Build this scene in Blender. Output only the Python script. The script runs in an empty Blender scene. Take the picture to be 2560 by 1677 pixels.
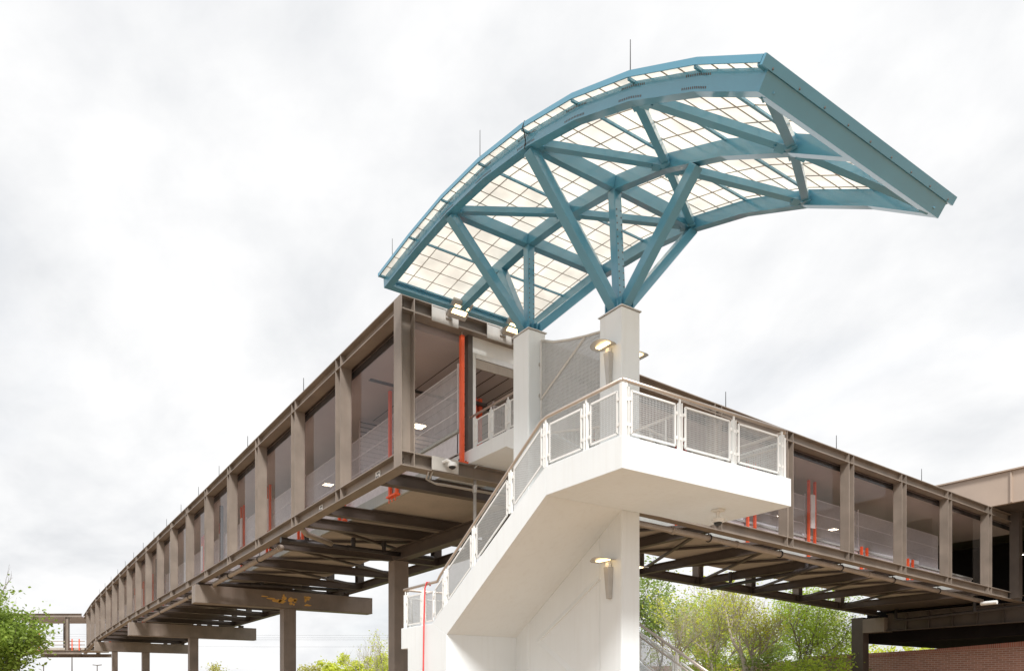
import bpy, math, random
from mathutils import Vector as V
from math import sin, cos, pi, radians
random.seed(7)
S = bpy.context.scene
C = S.collection

# ------------------------------------------------------------------ helpers
class MB:
    """collects shapes, builds ONE mesh object"""
    def __init__(s): s.v = []; s.f = []
    def add(s, vs, fs):
        n = len(s.v); s.v += [tuple(p) for p in vs]; s.f += [tuple(i + n for i in f) for f in fs]
    def hexa(s, a):
        s.add(a, [(3,2,1,0),(4,5,6,7),(0,1,5,4),(1,2,6,5),(2,3,7,6),(3,0,4,7)])
    def box(s, x0, y0, z0, x1, y1, z1):
        s.hexa([(x0,y0,z0),(x1,y0,z0),(x1,y1,z0),(x0,y1,z0),(x0,y0,z1),(x1,y0,z1),(x1,y1,z1),(x0,y1,z1)])
    def fbox(s, o, a, b, c, ea, eb, ec):
        """box in frame a,b,c around o; e? = (lo,hi)"""
        o, a, b, c = V(o), V(a), V(b), V(c)
        P = lambda i, j, k: o + a*ea[i] + b*eb[j] + c*ec[k]
        s.hexa([P(0,0,0),P(1,0,0),P(1,1,0),P(0,1,0),P(0,0,1),P(1,0,1),P(1,1,1),P(0,1,1)])
    def bar(s, p0, p1, w, h, up=(0,0,1), off=0.0):
        p0, p1 = V(p0), V(p1); d = p1 - p0; L = d.length
        if L < 1e-6: return
        d /= L; up = V(up); sd = d.cross(up)
        if sd.length < 1e-4: sd = d.cross(V((1,0,0)))
        sd.normalize(); u = sd.cross(d)
        s.fbox(p0, d, sd, u, (0, L), (-w/2, w/2), (off-h/2, off+h/2))
    def ibeam(s, p0, p1, h, w, tf=.035, tw=.03, up=(0,0,1)):
        p0, p1 = V(p0), V(p1); d = p1 - p0; L = d.length; d /= L
        up = V(up); sd = d.cross(up).normalized(); u = sd.cross(d)
        s.fbox(p0, d, sd, u, (0, L), (-w/2, w/2), (h/2-tf, h/2))
        s.fbox(p0, d, sd, u, (0, L), (-w/2, w/2), (-h/2, -h/2+tf))
        s.fbox(p0, d, sd, u, (0, L), (-tw/2, tw/2), (-h/2+tf, h/2-tf))
    def tube(s, pts, r, n=8, cap=True):
        pts = [V(p) for p in pts]; m = len(pts)
        rr = r if isinstance(r, (list, tuple)) else [r]*m
        b = len(s.v); prev = None
        for i, p in enumerate(pts):
            d = (pts[min(i+1, m-1)] - pts[max(i-1, 0)])
            d = d.normalized() if d.length > 1e-9 else V((0,0,1))
            ref = prev if prev is not None else (V((0,0,1)) if abs(d.z) < .9 else V((1,0,0)))
            a = (ref - d*ref.dot(d))
            a = a.normalized() if a.length > 1e-6 else d.orthogonal().normalized()
            prev = a; c = d.cross(a)
            k = rr[i]
            if 0 < i < m-1:
                cs = (pts[i]-pts[i-1]).normalized().dot((pts[i+1]-pts[i]).normalized())
                k = rr[i] / max(.75, math.sqrt(max(.1, (1+cs)/2)))
            for j in range(n):
                t = 2*pi*j/n; s.v.append(tuple(p + a*(cos(t)*k) + c*(sin(t)*k)))
        for i in range(m-1):
            for j in range(n):
                s.f.append((b+i*n+j, b+i*n+(j+1) % n, b+(i+1)*n+(j+1) % n, b+(i+1)*n+j))
        if cap:
            s.f.append(tuple(b+j for j in reversed(range(n)))); s.f.append(tuple(b+(m-1)*n+j for j in range(n)))
    def prismx(s, poly, x0, x1):
        """polygon in (y,z) extruded along x"""
        n = len(poly); b = len(s.v)
        s.v += [(x0, y, z) for y, z in poly] + [(x1, y, z) for y, z in poly]
        s.f.append(tuple(b+i for i in range(n))); s.f.append(tuple(b+n+i for i in reversed(range(n))))
        for i in range(n):
            j = (i+1) % n; s.f.append((b+j, b+i, b+n+i, b+n+j))
    def lathe(s, o, prof, n=16):
        b = len(s.v); o = V(o)
        for r, z in prof:
            for j in range(n):
                t = 2*pi*j/n; s.v.append((o.x+r*cos(t), o.y+r*sin(t), o.z+z))
        for i in range(len(prof)-1):
            for j in range(n):
                s.f.append((b+i*n+j, b+i*n+(j+1) % n, b+(i+1)*n+(j+1) % n, b+(i+1)*n+j))
        s.f.append(tuple(b+j for j in range(n))); s.f.append(tuple(b+(len(prof)-1)*n+j for j in reversed(range(n))))
    def build(s, name, m, parent=None, bevel=0, smooth=False, fix=True):
        me = bpy.data.meshes.new(name); me.from_pydata(s.v, [], s.f); me.materials.append(m)
        if fix:
            import bmesh
            bm = bmesh.new(); bm.from_mesh(me); bmesh.ops.recalc_face_normals(bm, faces=bm.faces); bm.to_mesh(me); bm.free()
        if smooth:
            me.shade_smooth()
        o = bpy.data.objects.new(name, me); C.objects.link(o)
        if parent is not None:
            o.parent = parent; o.matrix_parent_inverse = V_inv(parent)
        if bevel:
            b = o.modifiers.new('bevel', 'BEVEL'); b.width = bevel; b.segments = 2; b.limit_method = 'ANGLE'
        return o
def V_inv(p):
    from mathutils import Matrix
    return Matrix.Translation(p.location).inverted() if p.parent is None else p.matrix_parent_inverse.copy() if p.type != 'EMPTY' else Matrix.Identity(4)
def child(mb, name, m, parent, **k):
    """mesh coordinates are world coordinates; parts and sub-parts keep them"""
    o = mb.build(name, m, None, **k); o.parent = parent
    root = parent
    while root.parent is not None: root = root.parent
    from mathutils import Matrix
    if parent.parent is None: o.matrix_parent_inverse = Matrix.Translation(parent.location).inverted()
    return o
def thing(name, label, cat, loc, group=None):
    o = bpy.data.objects.new(name, None); C.objects.link(o); o.location = loc; o.empty_display_size = .3
    o['label'] = label; o['category'] = cat
    group = group or GROUPS.get(name)
    if group: o['group'] = group
    return o
GROUPS = {'bridge_pier': 'piers under the footbridge', 'railing': 'mesh railings of the staircase', 'wall_lamp': 'blade wall lamps on the front column',
 'concrete_column': 'white columns under the canopy', 'drain_pipe': 'taupe drain pipes under the footbridge', 'waste_pipe': 'black pipes under the footbridge',
 'floodlight': 'floodlights over the doorway', 'street_lamp': 'far poles and street lamps', 'footbridge_wing': 'footbridge wings', 'orange_post': 'orange posts by the doorway',
 'bush': 'bushes beyond the footbridge', 'lime_tree': 'distant lime green trees', 'bare_tree': 'leafless trees'}
def tag(o, label, cat, group=None):
    o['label'] = label; o['category'] = cat
    if group: o['group'] = group
    return o

# ------------------------------------------------------------------ materials
def mat(name, col, rough=.6, metal=0, var=.12, scale=3., streak=0., dirt=None, bump=0., spec=.5, bscale=40., coat=0):
    m = bpy.data.materials.new(name); m.use_nodes = True; N = m.node_tree.nodes; L = m.node_tree.links
    b = N['Principled BSDF']; b.inputs['Roughness'].default_value = rough; b.inputs['Metallic'].default_value = metal
    b.inputs['Specular IOR Level'].default_value = spec
    if coat: b.inputs['Coat Weight'].default_value = coat; b.inputs['Coat IOR'].default_value = 1.65; b.inputs['Coat Roughness'].default_value = .1
    tc = N.new('ShaderNodeTexCoord')
    nz = N.new('ShaderNodeTexNoise'); nz.inputs['Scale'].default_value = scale; nz.inputs['Detail'].default_value = 6
    L.new(tc.outputs['Object'], nz.inputs['Vector'])
    rp = N.new('ShaderNodeValToRGB'); c = col
    rp.color_ramp.elements[0].position = .3; rp.color_ramp.elements[1].position = .7
    rp.color_ramp.elements[0].color = (c[0]*(1-var), c[1]*(1-var), c[2]*(1-var), 1)
    rp.color_ramp.elements[1].color = (min(1,c[0]*(1+var)), min(1,c[1]*(1+var)), min(1,c[2]*(1+var)), 1)
    L.new(nz.outputs['Fac'], rp.inputs['Fac']); out = rp.outputs['Color']
    if streak:
        mp = N.new('ShaderNodeMapping'); mp.inputs['Scale'].default_value = (5, 5, .35)
        n2 = N.new('ShaderNodeTexNoise'); n2.inputs['Scale'].default_value = 1.6; n2.inputs['Detail'].default_value = 5
        L.new(tc.outputs['Object'], mp.inputs['Vector']); L.new(mp.outputs['Vector'], n2.inputs['Vector'])
        r2 = N.new('ShaderNodeValToRGB'); r2.color_ramp.elements[0].position = .5; r2.color_ramp.elements[1].position = .78
        r2.color_ramp.elements[0].color = (0,0,0,1); r2.color_ramp.elements[1].color = (streak,)*3 + (1,)
        L.new(n2.outputs['Fac'], r2.inputs['Fac'])
        mx = N.new('ShaderNodeMix'); mx.data_type = 'RGBA'
        d = dirt or (c[0]*.5, c[1]*.45, c[2]*.4)
        mx.inputs[7].default_value = (*d, 1)
        L.new(r2.outputs['Color'], mx.inputs[0]); L.new(out, mx.inputs[6]); out = mx.outputs[2]
    L.new(out, b.inputs['Base Color'])
    mr = N.new('ShaderNodeMapRange'); mr.inputs[3].default_value = rough*.85; mr.inputs[4].default_value = min(1, rough*1.15)
    L.new(nz.outputs['Fac'], mr.inputs[0]); L.new(mr.outputs[0], b.inputs['Roughness'])
    if bump:
        n3 = N.new('ShaderNodeTexNoise'); n3.inputs['Scale'].default_value = bscale; n3.inputs['Detail'].default_value = 4
        L.new(tc.outputs['Object'], n3.inputs['Vector'])
        bp = N.new('ShaderNodeBump'); bp.inputs['Strength'].default_value = bump; bp.inputs['Distance'].default_value = .02
        L.new(n3.outputs['Fac'], bp.inputs['Height']); L.new(bp.outputs['Normal'], b.inputs['Normal'])
    return m
def emis(name, col, s):
    m = bpy.data.materials.new(name); m.use_nodes = True; b = m.node_tree.nodes['Principled BSDF']
    b.inputs['Base Color'].default_value = (*col, 1); b.inputs['Emission Color'].default_value = (*col, 1); b.inputs['Emission Strength'].default_value = s
    return m
def sheet(name, col, trans, rough=.5):
    """diffuse + translucent (canopy glazing, leaves)"""
    m = bpy.data.materials.new(name); m.use_nodes = True; N = m.node_tree.nodes; L = m.node_tree.links
    N.clear(); o = N.new('ShaderNodeOutputMaterial')
    tc = N.new('ShaderNodeTexCoord'); nz = N.new('ShaderNodeTexNoise'); nz.inputs['Scale'].default_value = 1.3; nz.inputs['Detail'].default_value = 4
    L.new(tc.outputs['Object'], nz.inputs['Vector'])
    rp = N.new('ShaderNodeValToRGB'); k = .1 if trans > .5 and 'glaz' in name else .38
    rp.color_ramp.elements[0].position = .3; rp.color_ramp.elements[1].position = .7
    rp.color_ramp.elements[0].color = (*[x*(1-k) for x in col], 1); rp.color_ramp.elements[1].color = (*[min(1, x*(1+k)) for x in col], 1)
    L.new(nz.outputs['Fac'], rp.inputs['Fac'])
    a = N.new('ShaderNodeBsdfPrincipled'); a.inputs['Roughness'].default_value = rough; a.inputs['Specular IOR Level'].default_value = .3
    t = N.new('ShaderNodeBsdfTranslucent'); mx = N.new('ShaderNodeMixShader'); mx.inputs[0].default_value = trans
    L.new(rp.outputs['Color'], a.inputs['Base Color']); L.new(rp.outputs['Color'], t.inputs['Color'])
    L.new(a.outputs[0], mx.inputs[1]); L.new(t.outputs[0], mx.inputs[2]); L.new(mx.outputs[0], o.inputs['Surface'])
    return m
def brickmat(name, c1, c2, mortar, bw, bh):
    m = mat(name, c1, .85, var=.1); N = m.node_tree.nodes; L = m.node_tree.links; b = N['Principled BSDF']
    uv = N.new('ShaderNodeUVMap'); br = N.new('ShaderNodeTexBrick')
    br.inputs['Color1'].default_value = (*c1, 1); br.inputs['Color2'].default_value = (*c2, 1); br.inputs['Mortar'].default_value = (*mortar, 1)
    br.inputs['Scale'].default_value = 1; br.inputs['Brick Width'].default_value = bw; br.inputs['Row Height'].default_value = bh; br.inputs['Mortar Size'].default_value = .012
    L.new(uv.outputs['UV'], br.inputs['Vector']); L.new(br.outputs['Color'], b.inputs['Base Color'])
    return m

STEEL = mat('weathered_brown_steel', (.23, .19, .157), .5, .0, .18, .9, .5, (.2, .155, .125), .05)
STEELD = mat('dark_and_shaded_steel', (.092, .074, .063), .55, 0, .15, 1.2, .3, (.1, .08, .07))  # darker copy of the brown steel: underside shade put into the colour
TEAL = mat('teal_paint', (.08, .285, .415), .3, 0, .04, 1.5, .03, (.085, .235, .31), 0, spec=.5, coat=.7)
WHITE = mat('white_painted_concrete', (.75, .785, .797), .7, 0, .035, .6, .22, (.62, .62, .6), .06, bscale=14)
WPLATE = mat('white_painted_steel', (.78, .78, .76), .45, 0, .03, 3, .15, (.6, .58, .54))
SHPLATE = mat('shaded_white_plate', (.5, .475, .44), .5, 0, .06, 3, .3, (.4, .36, .32))  # white mounting plates; their shade is painted in as a greyer tone
STAIN = mat('satin_stainless_steel', (.62, .59, .55), .38, .7, .06, 5)
HRAIL = mat('stainless_tan_reflection', (.52, .45, .39), .4, .6, .06, 5)  # stainless tube; the tan it reflects is put into the base colour
WIRE = mat('galvanised_wire', (.52, .52, .51), .5, .35, .05, 6)
WIREB = mat('steel_screen_wire', (.68, .67, .68), .5, .3, .08, 6)
ORANGE = mat('orange_paint', (.86, .12, .035), .45, 0, .08, 3)
CEIL = mat('ceiling_panel', (.44, .39, .395), .6, 0, .06, .6)
SLAB = mat('deck_underside', (.42, .38, .33), .8, 0, .1, .8, .3, (.26, .23, .2), .1)
EDGE = mat('pale_slab_edge', (.42, .45, .43), .7, 0, .04, 2, .2)
PIPEG = mat('taupe_pipe', (.36, .31, .265), .5, 0, .08, 2, .25)
PIPEB = mat('black_iron_pipe', (.05, .045, .045), .45, .2, .2, 4)
RED = mat('red_hose_rubber', (.62, .06, .06), .5)
LAMPG = mat('grey_lamp_metal', (.46, .44, .41), .4, .3, .04, 4)
LED = emis('warm_led', (1, .72, .36), 2.6)
LEDW = emis('ceiling_led', (1, .86, .62), 10.)
GLAZ = sheet('cream_glazing', (.90, .875, .825), .75, .35)
GRID = mat('glazing_bar', (.34, .31, .27), .5)
DARK = mat('shade_and_joint_black', (.014, .012, .012), .95, 0, .2, 1, spec=.05)  # near black; the undercroft's shade is put into this colour
CONC = mat('pale_concrete', (.55, .5, .43), .85, 0, .08, .8, .2, (.4, .36, .3), .1)
BARK = mat('bark', (.2, .16, .13), .9, 0, .25, 4, 0, None, .4)
BARKP = mat('pale_bark', (.46, .40, .34), .9, 0, .2, 4, 0, None, .3)
PRIMER = mat('ochre_primer', (.80, .46, .11), .7, 0, .2, 6)
BRICK = brickmat('red_brick', (.47, .245, .2), (.36, .185, .155), (.62, .54, .48), .44, .145)
def glassmat():
    m = bpy.data.materials.new('window_glass'); m.use_nodes = True; N = m.node_tree.nodes; L = m.node_tree.links; N.clear()
    o = N.new('ShaderNodeOutputMaterial'); t = N.new('ShaderNodeBsdfTransparent'); g = N.new('ShaderNodeBsdfGlossy'); g.inputs['Roughness'].default_value = .02
    t.inputs['Color'].default_value = (.94, .92, .93, 1); f = N.new('ShaderNodeFresnel'); f.inputs['IOR'].default_value = 1.5
    gm = N.new('ShaderNodeNewGeometry'); iv = N.new('ShaderNodeMath'); iv.operation = 'SUBTRACT'; iv.inputs[0].default_value = 1; L.new(gm.outputs['Backfacing'], iv.inputs[1])
    ml = N.new('ShaderNodeMath'); ml.operation = 'MULTIPLY'; L.new(f.outputs[0], ml.inputs[0]); L.new(iv.outputs[0], ml.inputs[1])
    f.inputs['IOR'].default_value = 1.27
    mx = N.new('ShaderNodeMixShader'); L.new(ml.outputs[0], mx.inputs[0]); L.new(t.outputs[0], mx.inputs[1]); L.new(g.outputs[0], mx.inputs[2]); L.new(mx.outputs[0], o.inputs['Surface'])
    return m
GLASS = glassmat()
SOLDIER = brickmat('brick_coping', (.5, .2, .16), (.38, .15, .12), (.55, .46, .4), .13, .6)
BTAN = mat('tan_steel_fascia', (.44, .35, .285), .55, 0, .05, .6, .2, (.4, .32, .26))
BLUEP = mat('blue_panel', (.12, .24, .42), .5)
BLACKP = mat('black_plastic', (.03, .03, .03), .5)

# ------------------------------------------------------------------ footbridge
def lerp(tab, x):
    for (a, b), (c, d) in zip(tab, tab[1:]):
        if x <= c: return b + (d-b)*(x-a)/(c-a)
    (a, b), (c, d) = tab[-2:]; return b + (d-b)*(x-a)/(c-a)
LT = [(-1, 0), (0, 0), (15, -.12), (25, -.2), (55, -.22), (71, -.42), (82, -.62), (94, -1.5)]
RT = [(-1, 0), (0, 0), (10, -.06), (60, -1.735)]
ZB, ZBT, ZTB, ZT = 8.73, 9.205, 13.60, 14.05     # chord bottom / top levels at the corner
H = .465
class Wing:
    """a straight wing of the footbridge. along = distance from the corner, tr = distance in from the outer face"""
    def __init__(s, root, tab, W, mapf, posts, end):
        s.root, s.tab, s.W, s.m, s.posts, s.end = root, tab, W, mapf, posts, end
    def p(s, a, t, z): return V(s.m(a, t, z + lerp(s.tab, a)))
    def chord(s, t, z, a0, a1, name, m=STEEL, stiff=True):
        mb = MB(); cuts = [a0] + [q for q in s.posts if a0+.3 < q < a1-.3] + [a1]
        for a, b in zip(cuts, cuts[1:]):
            mb.ibeam(s.p(a, t, z), s.p(b, t, z), H, .45, .035, .03)
        if stiff:
            for q in s.posts:
                if a0 < q < a1:
                    for e in (-.215, .215):
                        for sg in (-1, 1):
                            lo, hi = (-.222, -.016) if sg < 0 else (.016, .222)
                            A, B = s.p(q+e-.014, t+lo, z-H/2+.036), s.p(q+e+.014, t+hi, z+H/2-.036)
                            mb.box(*[min(A[i], B[i]) for i in range(3)], *[max(A[i], B[i]) for i in range(3)])
        return child(mb, name, m, s.root)
    def post(s, a, t, m=STEEL, corner=False):
        mb = MB()
        p0, p1 = s.p(a, t, ZBT+.001), s.p(a, t, ZTB-.001)
        d = (s.p(a+1, t, 0) - s.p(a, t, 0)); d.z = 0
        if corner: d = s.p(a, t+1, 0) - s.p(a, t, 0)
        mb.ibeam(p0, p1, .46 if not corner else .49, .45 if not corner else .49, .035, .03, d)
        return child(mb, 'post', m, s.root)
    def slabbox(s, name, t0, t1, z0, z1, a0, a1, m):
        mb = MB(); cuts = [a0] + [q for q in s.posts if a0+.3 < q < a1-.3] + [a1]
        for a, b in zip(cuts, cuts[1:]):
            P = [s.p(a, t0, z0), s.p(b, t0, z0), s.p(b, t1, z0), s.p(a, t1, z0), s.p(a, t0, z1), s.p(b, t0, z1), s.p(b, t1, z1), s.p(a, t1, z1)]
            mb.hexa(P)
        return child(mb, name, m, s.root)
    def floorbeams(s, xs, t0, t1):
        for a in xs:
            mb = MB(); mb.ibeam(s.p(a, t0, ZB+.225), s.p(a, t1, ZB+.225), .43, .3, .03, .025)
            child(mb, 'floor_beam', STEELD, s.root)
    def braces(s, xs, t0, t1):
        for a, b in zip(xs, xs[1:]):
            for u, v in ((t0, t1), (t1, t0)):
                mb = MB(); off = 0 if u == t0 else .07
                mb.bar(s.p(a+.2, u, ZB+.25+off), s.p(b-.2, v, ZB+.25+off), .16, .06)
                mb.bar(s.p(a+.2, u, ZB+.32+off), s.p(b-.2, v, ZB+.32+off), .02, .08)
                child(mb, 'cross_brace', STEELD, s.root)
    def screen(s, t, a0, a1, step, r, z0=10.46, z1=12.55):
        n = int((a1-a0)/2.45)
        mb = MB(); a = a0
        while a < a1:
            P = [s.p(a, t, z0), s.p(a, t, z1)]
            mb.bar(P[0], P[1], r, r, (1, .3, 0)); a += step
        child(mb, 'mesh_screen', WIREB, s.root)
        mr = MB(); cuts = [a0] + [q for q in s.posts if a0+.3 < q < a1-.3] + [a1]
        for a, b in zip(cuts, cuts[1:]):
            for z in (11.1, 11.8, 12.55):
                mr.bar(s.p(a, t, z), s.p(b, t, z), .025, .03)
            mr.bar(s.p(a+.1, t, 9.66), s.p(a+.1, t, 12.7), .06, .06, (1, 0, 0))
        child(mr, 'screen_rail', WIREB, s.root)
    def orange(s, a, t, ztop=13.38, panel=True):
        mb = MB()
        for e in (0, .55):
            mb.bar(s.p(a+e, t, 9.3), s.p(a+e, t, ztop), .11, .11, (1, 0, 0))
        mb.bar(s.p(a-.1, t, 9.26), s.p(a+.65, t, 9.26), .26, .07)
        for e in (0.02, .28, .53):
            mb.bar(s.p(a+e, t-.06, 9.02), s.p(a+e, t-.06, 9.22), .025, .025, (1, 0, 0))
        o = child(mb, 'orange_frame', ORANGE, s.root)
        if panel:
            w = MB()
            w.bar(s.p(a+.2, t-.1, 10.85), s.p(a+.2, t-.1, 12.6), .36, .06, (s.p(a, t+1, 0)-s.p(a, t, 0)))
            child(w, 'white_panel', WPLATE, o)
    def rods(s, xs, t=.22):
        for a in xs:
            mb = MB(); p = s.p(a, t, ZT); mb.tube([p, p+V((0,0,.78))], [.02, .014], 5); mb.lathe(p, [(.05, 0), (.05, .04), (.015, .06)], 8)
            child(mb, 'lightning_rod', BLACKP, s.root)
    def lights(s, xs, t):
        for a in xs:
            mb = MB(); P = s.p(a, t, 13.405)
            mb.box(P.x-.3, P.y-.3, P.z-.06, P.x+.3, P.y+.3, P.z); o = child(mb, 'ceiling_light', WPLATE, s.root)
            for e in (-.14, .14):
                d = MB(); d.box(P.x-.26, P.y+e-.1, P.z-.068, P.x+.26, P.y+e+.1, P.z-.061); child(d, 'light_strip', LEDW, o)

WL, WR = 10.3, 9.5
left = thing('footbridge_wing', 'long brown steel footbridge wing running back to the left on tall piers', 'footbridge', (0, 40, 8.7))
right = thing('footbridge_wing', 'shorter brown steel footbridge wing on the right sloping down to the concourse building', 'footbridge', (20, 0, 8.5))
LP = [4.9, 9.62, 14.63] + [14.63 + 4.97*i for i in range(1, 16)]
LW = Wing(left, LT, WL, lambda a, t, z: (t, a, z), LP, 92.5)
RP = [5.05*i for i in range(1, 9)]
RW = Wing(right, RT, WR, lambda a, t, z: (a, t, z), RP, 45.4)
# left wing
LW.chord(.225, ZT-H/2, .49, 93.4, 'top_chord'); LW.chord(.225, ZB+H/2, .49, 93.4, 'bottom_chord')
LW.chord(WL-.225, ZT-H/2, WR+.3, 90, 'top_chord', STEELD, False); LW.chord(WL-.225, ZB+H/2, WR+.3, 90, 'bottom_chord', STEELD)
for a in LP:
    LW.post(a, .225)
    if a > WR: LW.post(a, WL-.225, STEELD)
for a, b in zip([.49]+LP[:-1], LP):
    m = MB(); e0 = .03 if a < 1 else .25
    P = [LW.p(a+e0, .42, ZBT+.01), LW.p(b-.25, .42, ZBT+.01), LW.p(b-.25, .42, ZTB-.01), LW.p(a+e0, .42, ZTB-.01)]
    m.hexa(P + [p + V((.012, 0, 0)) for p in P]); child(m, 'window_pane', GLASS, left)
# corner post with its cap and foot
cp = MB(); cp.ibeam((.245, .245, ZB), (.245, .245, ZT), .49, .49, .035, .03, (1, 0, 0))
for z in (ZB+.018, ZBT-.018, ZTB+.018, ZT-.018): cp.box(.036, .002, z-.018, .454, .23, z+.018); cp.box(.036, .26, z-.018, .454, .488, z+.018)
for i in range(3):
    for z in (8.84, 13.75): cp.lathe((.2+.0*i, .2, z+.09*i), [(.02, -.02), (.02, .02)], 6)
child(cp, 'corner_post', STEEL, left)
LW.slabbox('floor_slab', 2.5, WL-3.2, 9.2, 9.62, 2.5, 92, SLAB)
LW.slabbox('slab_edge', 2.40, 2.498, 9.22, 9.66, 2.5, 92, EDGE)
LW.slabbox('guard_panel', 2.47, 2.5, 9.68, 10.34, .5, 92, WIREB); LW.slabbox('guard_rail', 2.4, 2.5, 10.36, 10.46, .5, 92, EDGE); LW.slabbox('guard_panel', WL-2.5, WL-2.47, 9.68, 10.34, 9.5, 92, WIREB); LW.slabbox('guard_rail', WL-2.5, WL-2.4, 10.36, 10.46, 9.5, 92, EDGE)
LW.slabbox('ceiling', .62, WL-.62, 13.41, 13.66, .6, 92, CEIL)
LW.slabbox('gutter_strip', .56, .615, 13.33, 13.56, .55, 92, BLACKP)
LW.slabbox('roof', .25, WL-.25, 13.67, 13.99, .5, 92.6, STEELD)
seam = MB()
for k in range(4, 15):
    t = .62 + k*.62
    for a, b in zip([.7, LP[0]], LP[:2]):
        seam.bar(LW.p(a, t, 13.402), LW.p(b, t, 13.402), .02, .012)
child(seam, 'ceiling_seam', DARK, left)
for y_ in (4.6, 9.4):
    slot = MB(); slot.box(1.2, y_, 13.36, 8.8, y_+.22, 13.405); child(slot, 'ceiling_slot', BLACKP, left)
cb = [2.2, 7.0, 9.3] + [9.3+4.97*i for i in range(1, 17)]
LW.floorbeams(cb, .24, WL-.24)
LW.braces([9.3+4.97*i for i in range(0, 10)], .8, WL-.8)
LW.screen(2.5, .5, 41, .075, .017); LW.screen(2.5, 41, 91, .2, .03); LW.screen(WL-2.5, 9.5, 60, .15, .02)
for i, a in enumerate([4.62, 9.5] + [14.6+4.97*i for i in range(15)]): LW.orange(a, 2.3, 13.38, i > 1)
for a in (24, 44): 
    d = MB(); d.tube([LW.p(a, .8, 9.0), LW.p(a, .8, 13.0)], .12, 10); child(d, 'dark_downpipe', PIPEB, left)
LW.rods([8.95, 16.8, 22.3, 27.2, 32.2, 37.1, 42.1, 47, 52, 57, 62, 67, 72, 77])
LW.lights([7.7, 12.8, 17.8, 22.8, 27.8, 33, 38, 43], 5.0)
# flange stain labels: small white data plates with dots on the bottom chord web
for a in (2.0, 7.0):
    p = MB(); P = LW.p(a, .19, 8.96); p.box(P.x, P.y-.17, P.z-.13, P.x+.012, P.y+.17, P.z+.13); o = child(p, 'marker_plate', WPLATE, left)
    q = MB()
    for i, j in ((-.09, .06), (.03, .06), (-.03, -.05), (.09, -.05)):
        q.box(P.x-.008, P.y+i-.035, P.z+j-.035, P.x-.001, P.y+i+.035, P.z+j+.035)
    child(q, 'black_spots', BLACKP, o)
# right wing
RW.chord(.225, ZT-H/2, .49, 45.4, 'top_chord'); RW.chord(.225, ZB+H/2, .49, 45.4, 'bottom_chord')
RW.chord(WR-.225, ZT-H/2, WL+.3, 45.4, 'top_chord', STEELD, False); RW.chord(WR-.225, ZB+H/2, WL+.3, 45.4, 'bottom_chord', STEELD)
for a, b in zip(RP, RP[1:]):
    m = MB(); P = [RW.p(a+.25, .42, ZBT+.01), RW.p(b-.25, .42, ZBT+.01), RW.p(b-.25, .42, ZTB-.01), RW.p(a+.25, .42, ZTB-.01)]
    m.hexa(P + [p + V((0, .012, 0)) for p in P]); child(m, 'window_pane', GLASS, right)
for a in RP:
    RW.post(a, .225)
    if a > WL: RW.post(a, WR-.225, STEEL)
RW.slabbox('floor_slab', 2.5, WR-2.9, 9.2, 9.62, WL-2.49, 44, SLAB); RW.slabbox('guard_panel', 2.47, 2.5, 9.68, 10.34, 4.8, 44, WIREB); RW.slabbox('guard_rail', 2.4, 2.5, 10.36, 10.46, 4.8, 44, EDGE)
RW.slabbox('end_slab', 2.6, WR-.46, 9.05, 9.19, 40.6, 46.2, STEELD); RW.slabbox('slab_edge', 2.40, 2.498, 9.22, 9.66, 4.7, 44, EDGE)
RW.slabbox('ceiling', .62, WR-.62, 13.41, 13.66, WL-.5, 46, CEIL)
RW.slabbox('gutter_strip', .56, .615, 13.33, 13.56, 2.9, 46, BLACKP)
RW.slabbox('roof', .25, WR-.25, 13.67, 13.99, WL-.2, 40.2, STEELD)
RW.floorbeams([5.05*i for i in range(2, 9)], .24, WR-.24)
RW.braces([5.05*i for i in range(2, 9)], .8, WR-.8)
RW.screen(2.5, 5.2, 39.5, .09, .026); RW.screen(WR-2.0, WL, 39.5, .14, .02)
for a in (10.2, 15.25, 20.3, 25.35, 30.4, 35.45): RW.orange(a, 2.3, 13.35 if a < 27 else 10.6, a < 27)
RW.rods([15.9, 24.3, 32.6]); RW.lights([15, 20, 25, 30.5, 36.0], 7.2)
bs = MB(); p = RW.p(26.6, WR-1.1, 9.9); bs.box(27, WR-1.15, 9.6, 36, WR-1.1, 10.5); child(bs, 'blue_panel', BLUEP, right)
wb = MB()
for i in range(10): wb.lathe((9.3+i*.13, .32, 13.82-.05*(i % 2)), [(.03, -.03), (.03, .03)], 6)
child(wb, 'bolt_row', STEELD, right)

# doorway bay between the corner post and the walkway
door = thing('doorway', 'silver framed doorway opening from bridge onto the white stair walkway', 'doorway', (3.7, .35, 9.65))
mb = MB(); mb.box(2.86, .28, 13.03, 5.0, .36, 13.58); child(mb, 'transom_panel', WPLATE, door)
mb = MB(); mb.box(2.86, .26, 9.66, 2.98, .40, 13.03); mb.box(2.98, .25, 12.86, 5.0, .40, 13.025); child(mb, 'door_frame', STAIN, door)
mb = MB(); mb.box(2.66, .24, 9.22, 2.84, .44, 13.58); child(mb, 'jamb_post', STEELD, door)
mb = MB(); mb.box(2.99, .27, 12.55, 5.0, .33, 12.85); child(mb, 'door_header', PIPEG, door)
op = thing('orange_post', 'tall slim orange post standing on the beam beside the doorway', 'post', (2.42, .2, 9.2))
mb = MB(); mb.box(2.33, .15, 9.27, 2.46, .29, 13.45); child(mb, 'shaft', ORANGE, op, bevel=.01)
mb = MB(); mb.box(2.2, .06, 9.21, 2.62, .40, 9.265); child(mb, 'base_plate', ORANGE, op)
mb = MB(); mb.tube([(2.395, .22, 13.45), (2.395, .22, 13.59)], .025, 6); child(mb, 'bolt', STAIN, op)
mb = MB(); 
for x in (2.27, 2.55): mb.tube([(x, .2, 9.27), (x, .2, 9.34)], .03, 6)
child(mb, 'anchor_bolt', PIPEB, op)
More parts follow.
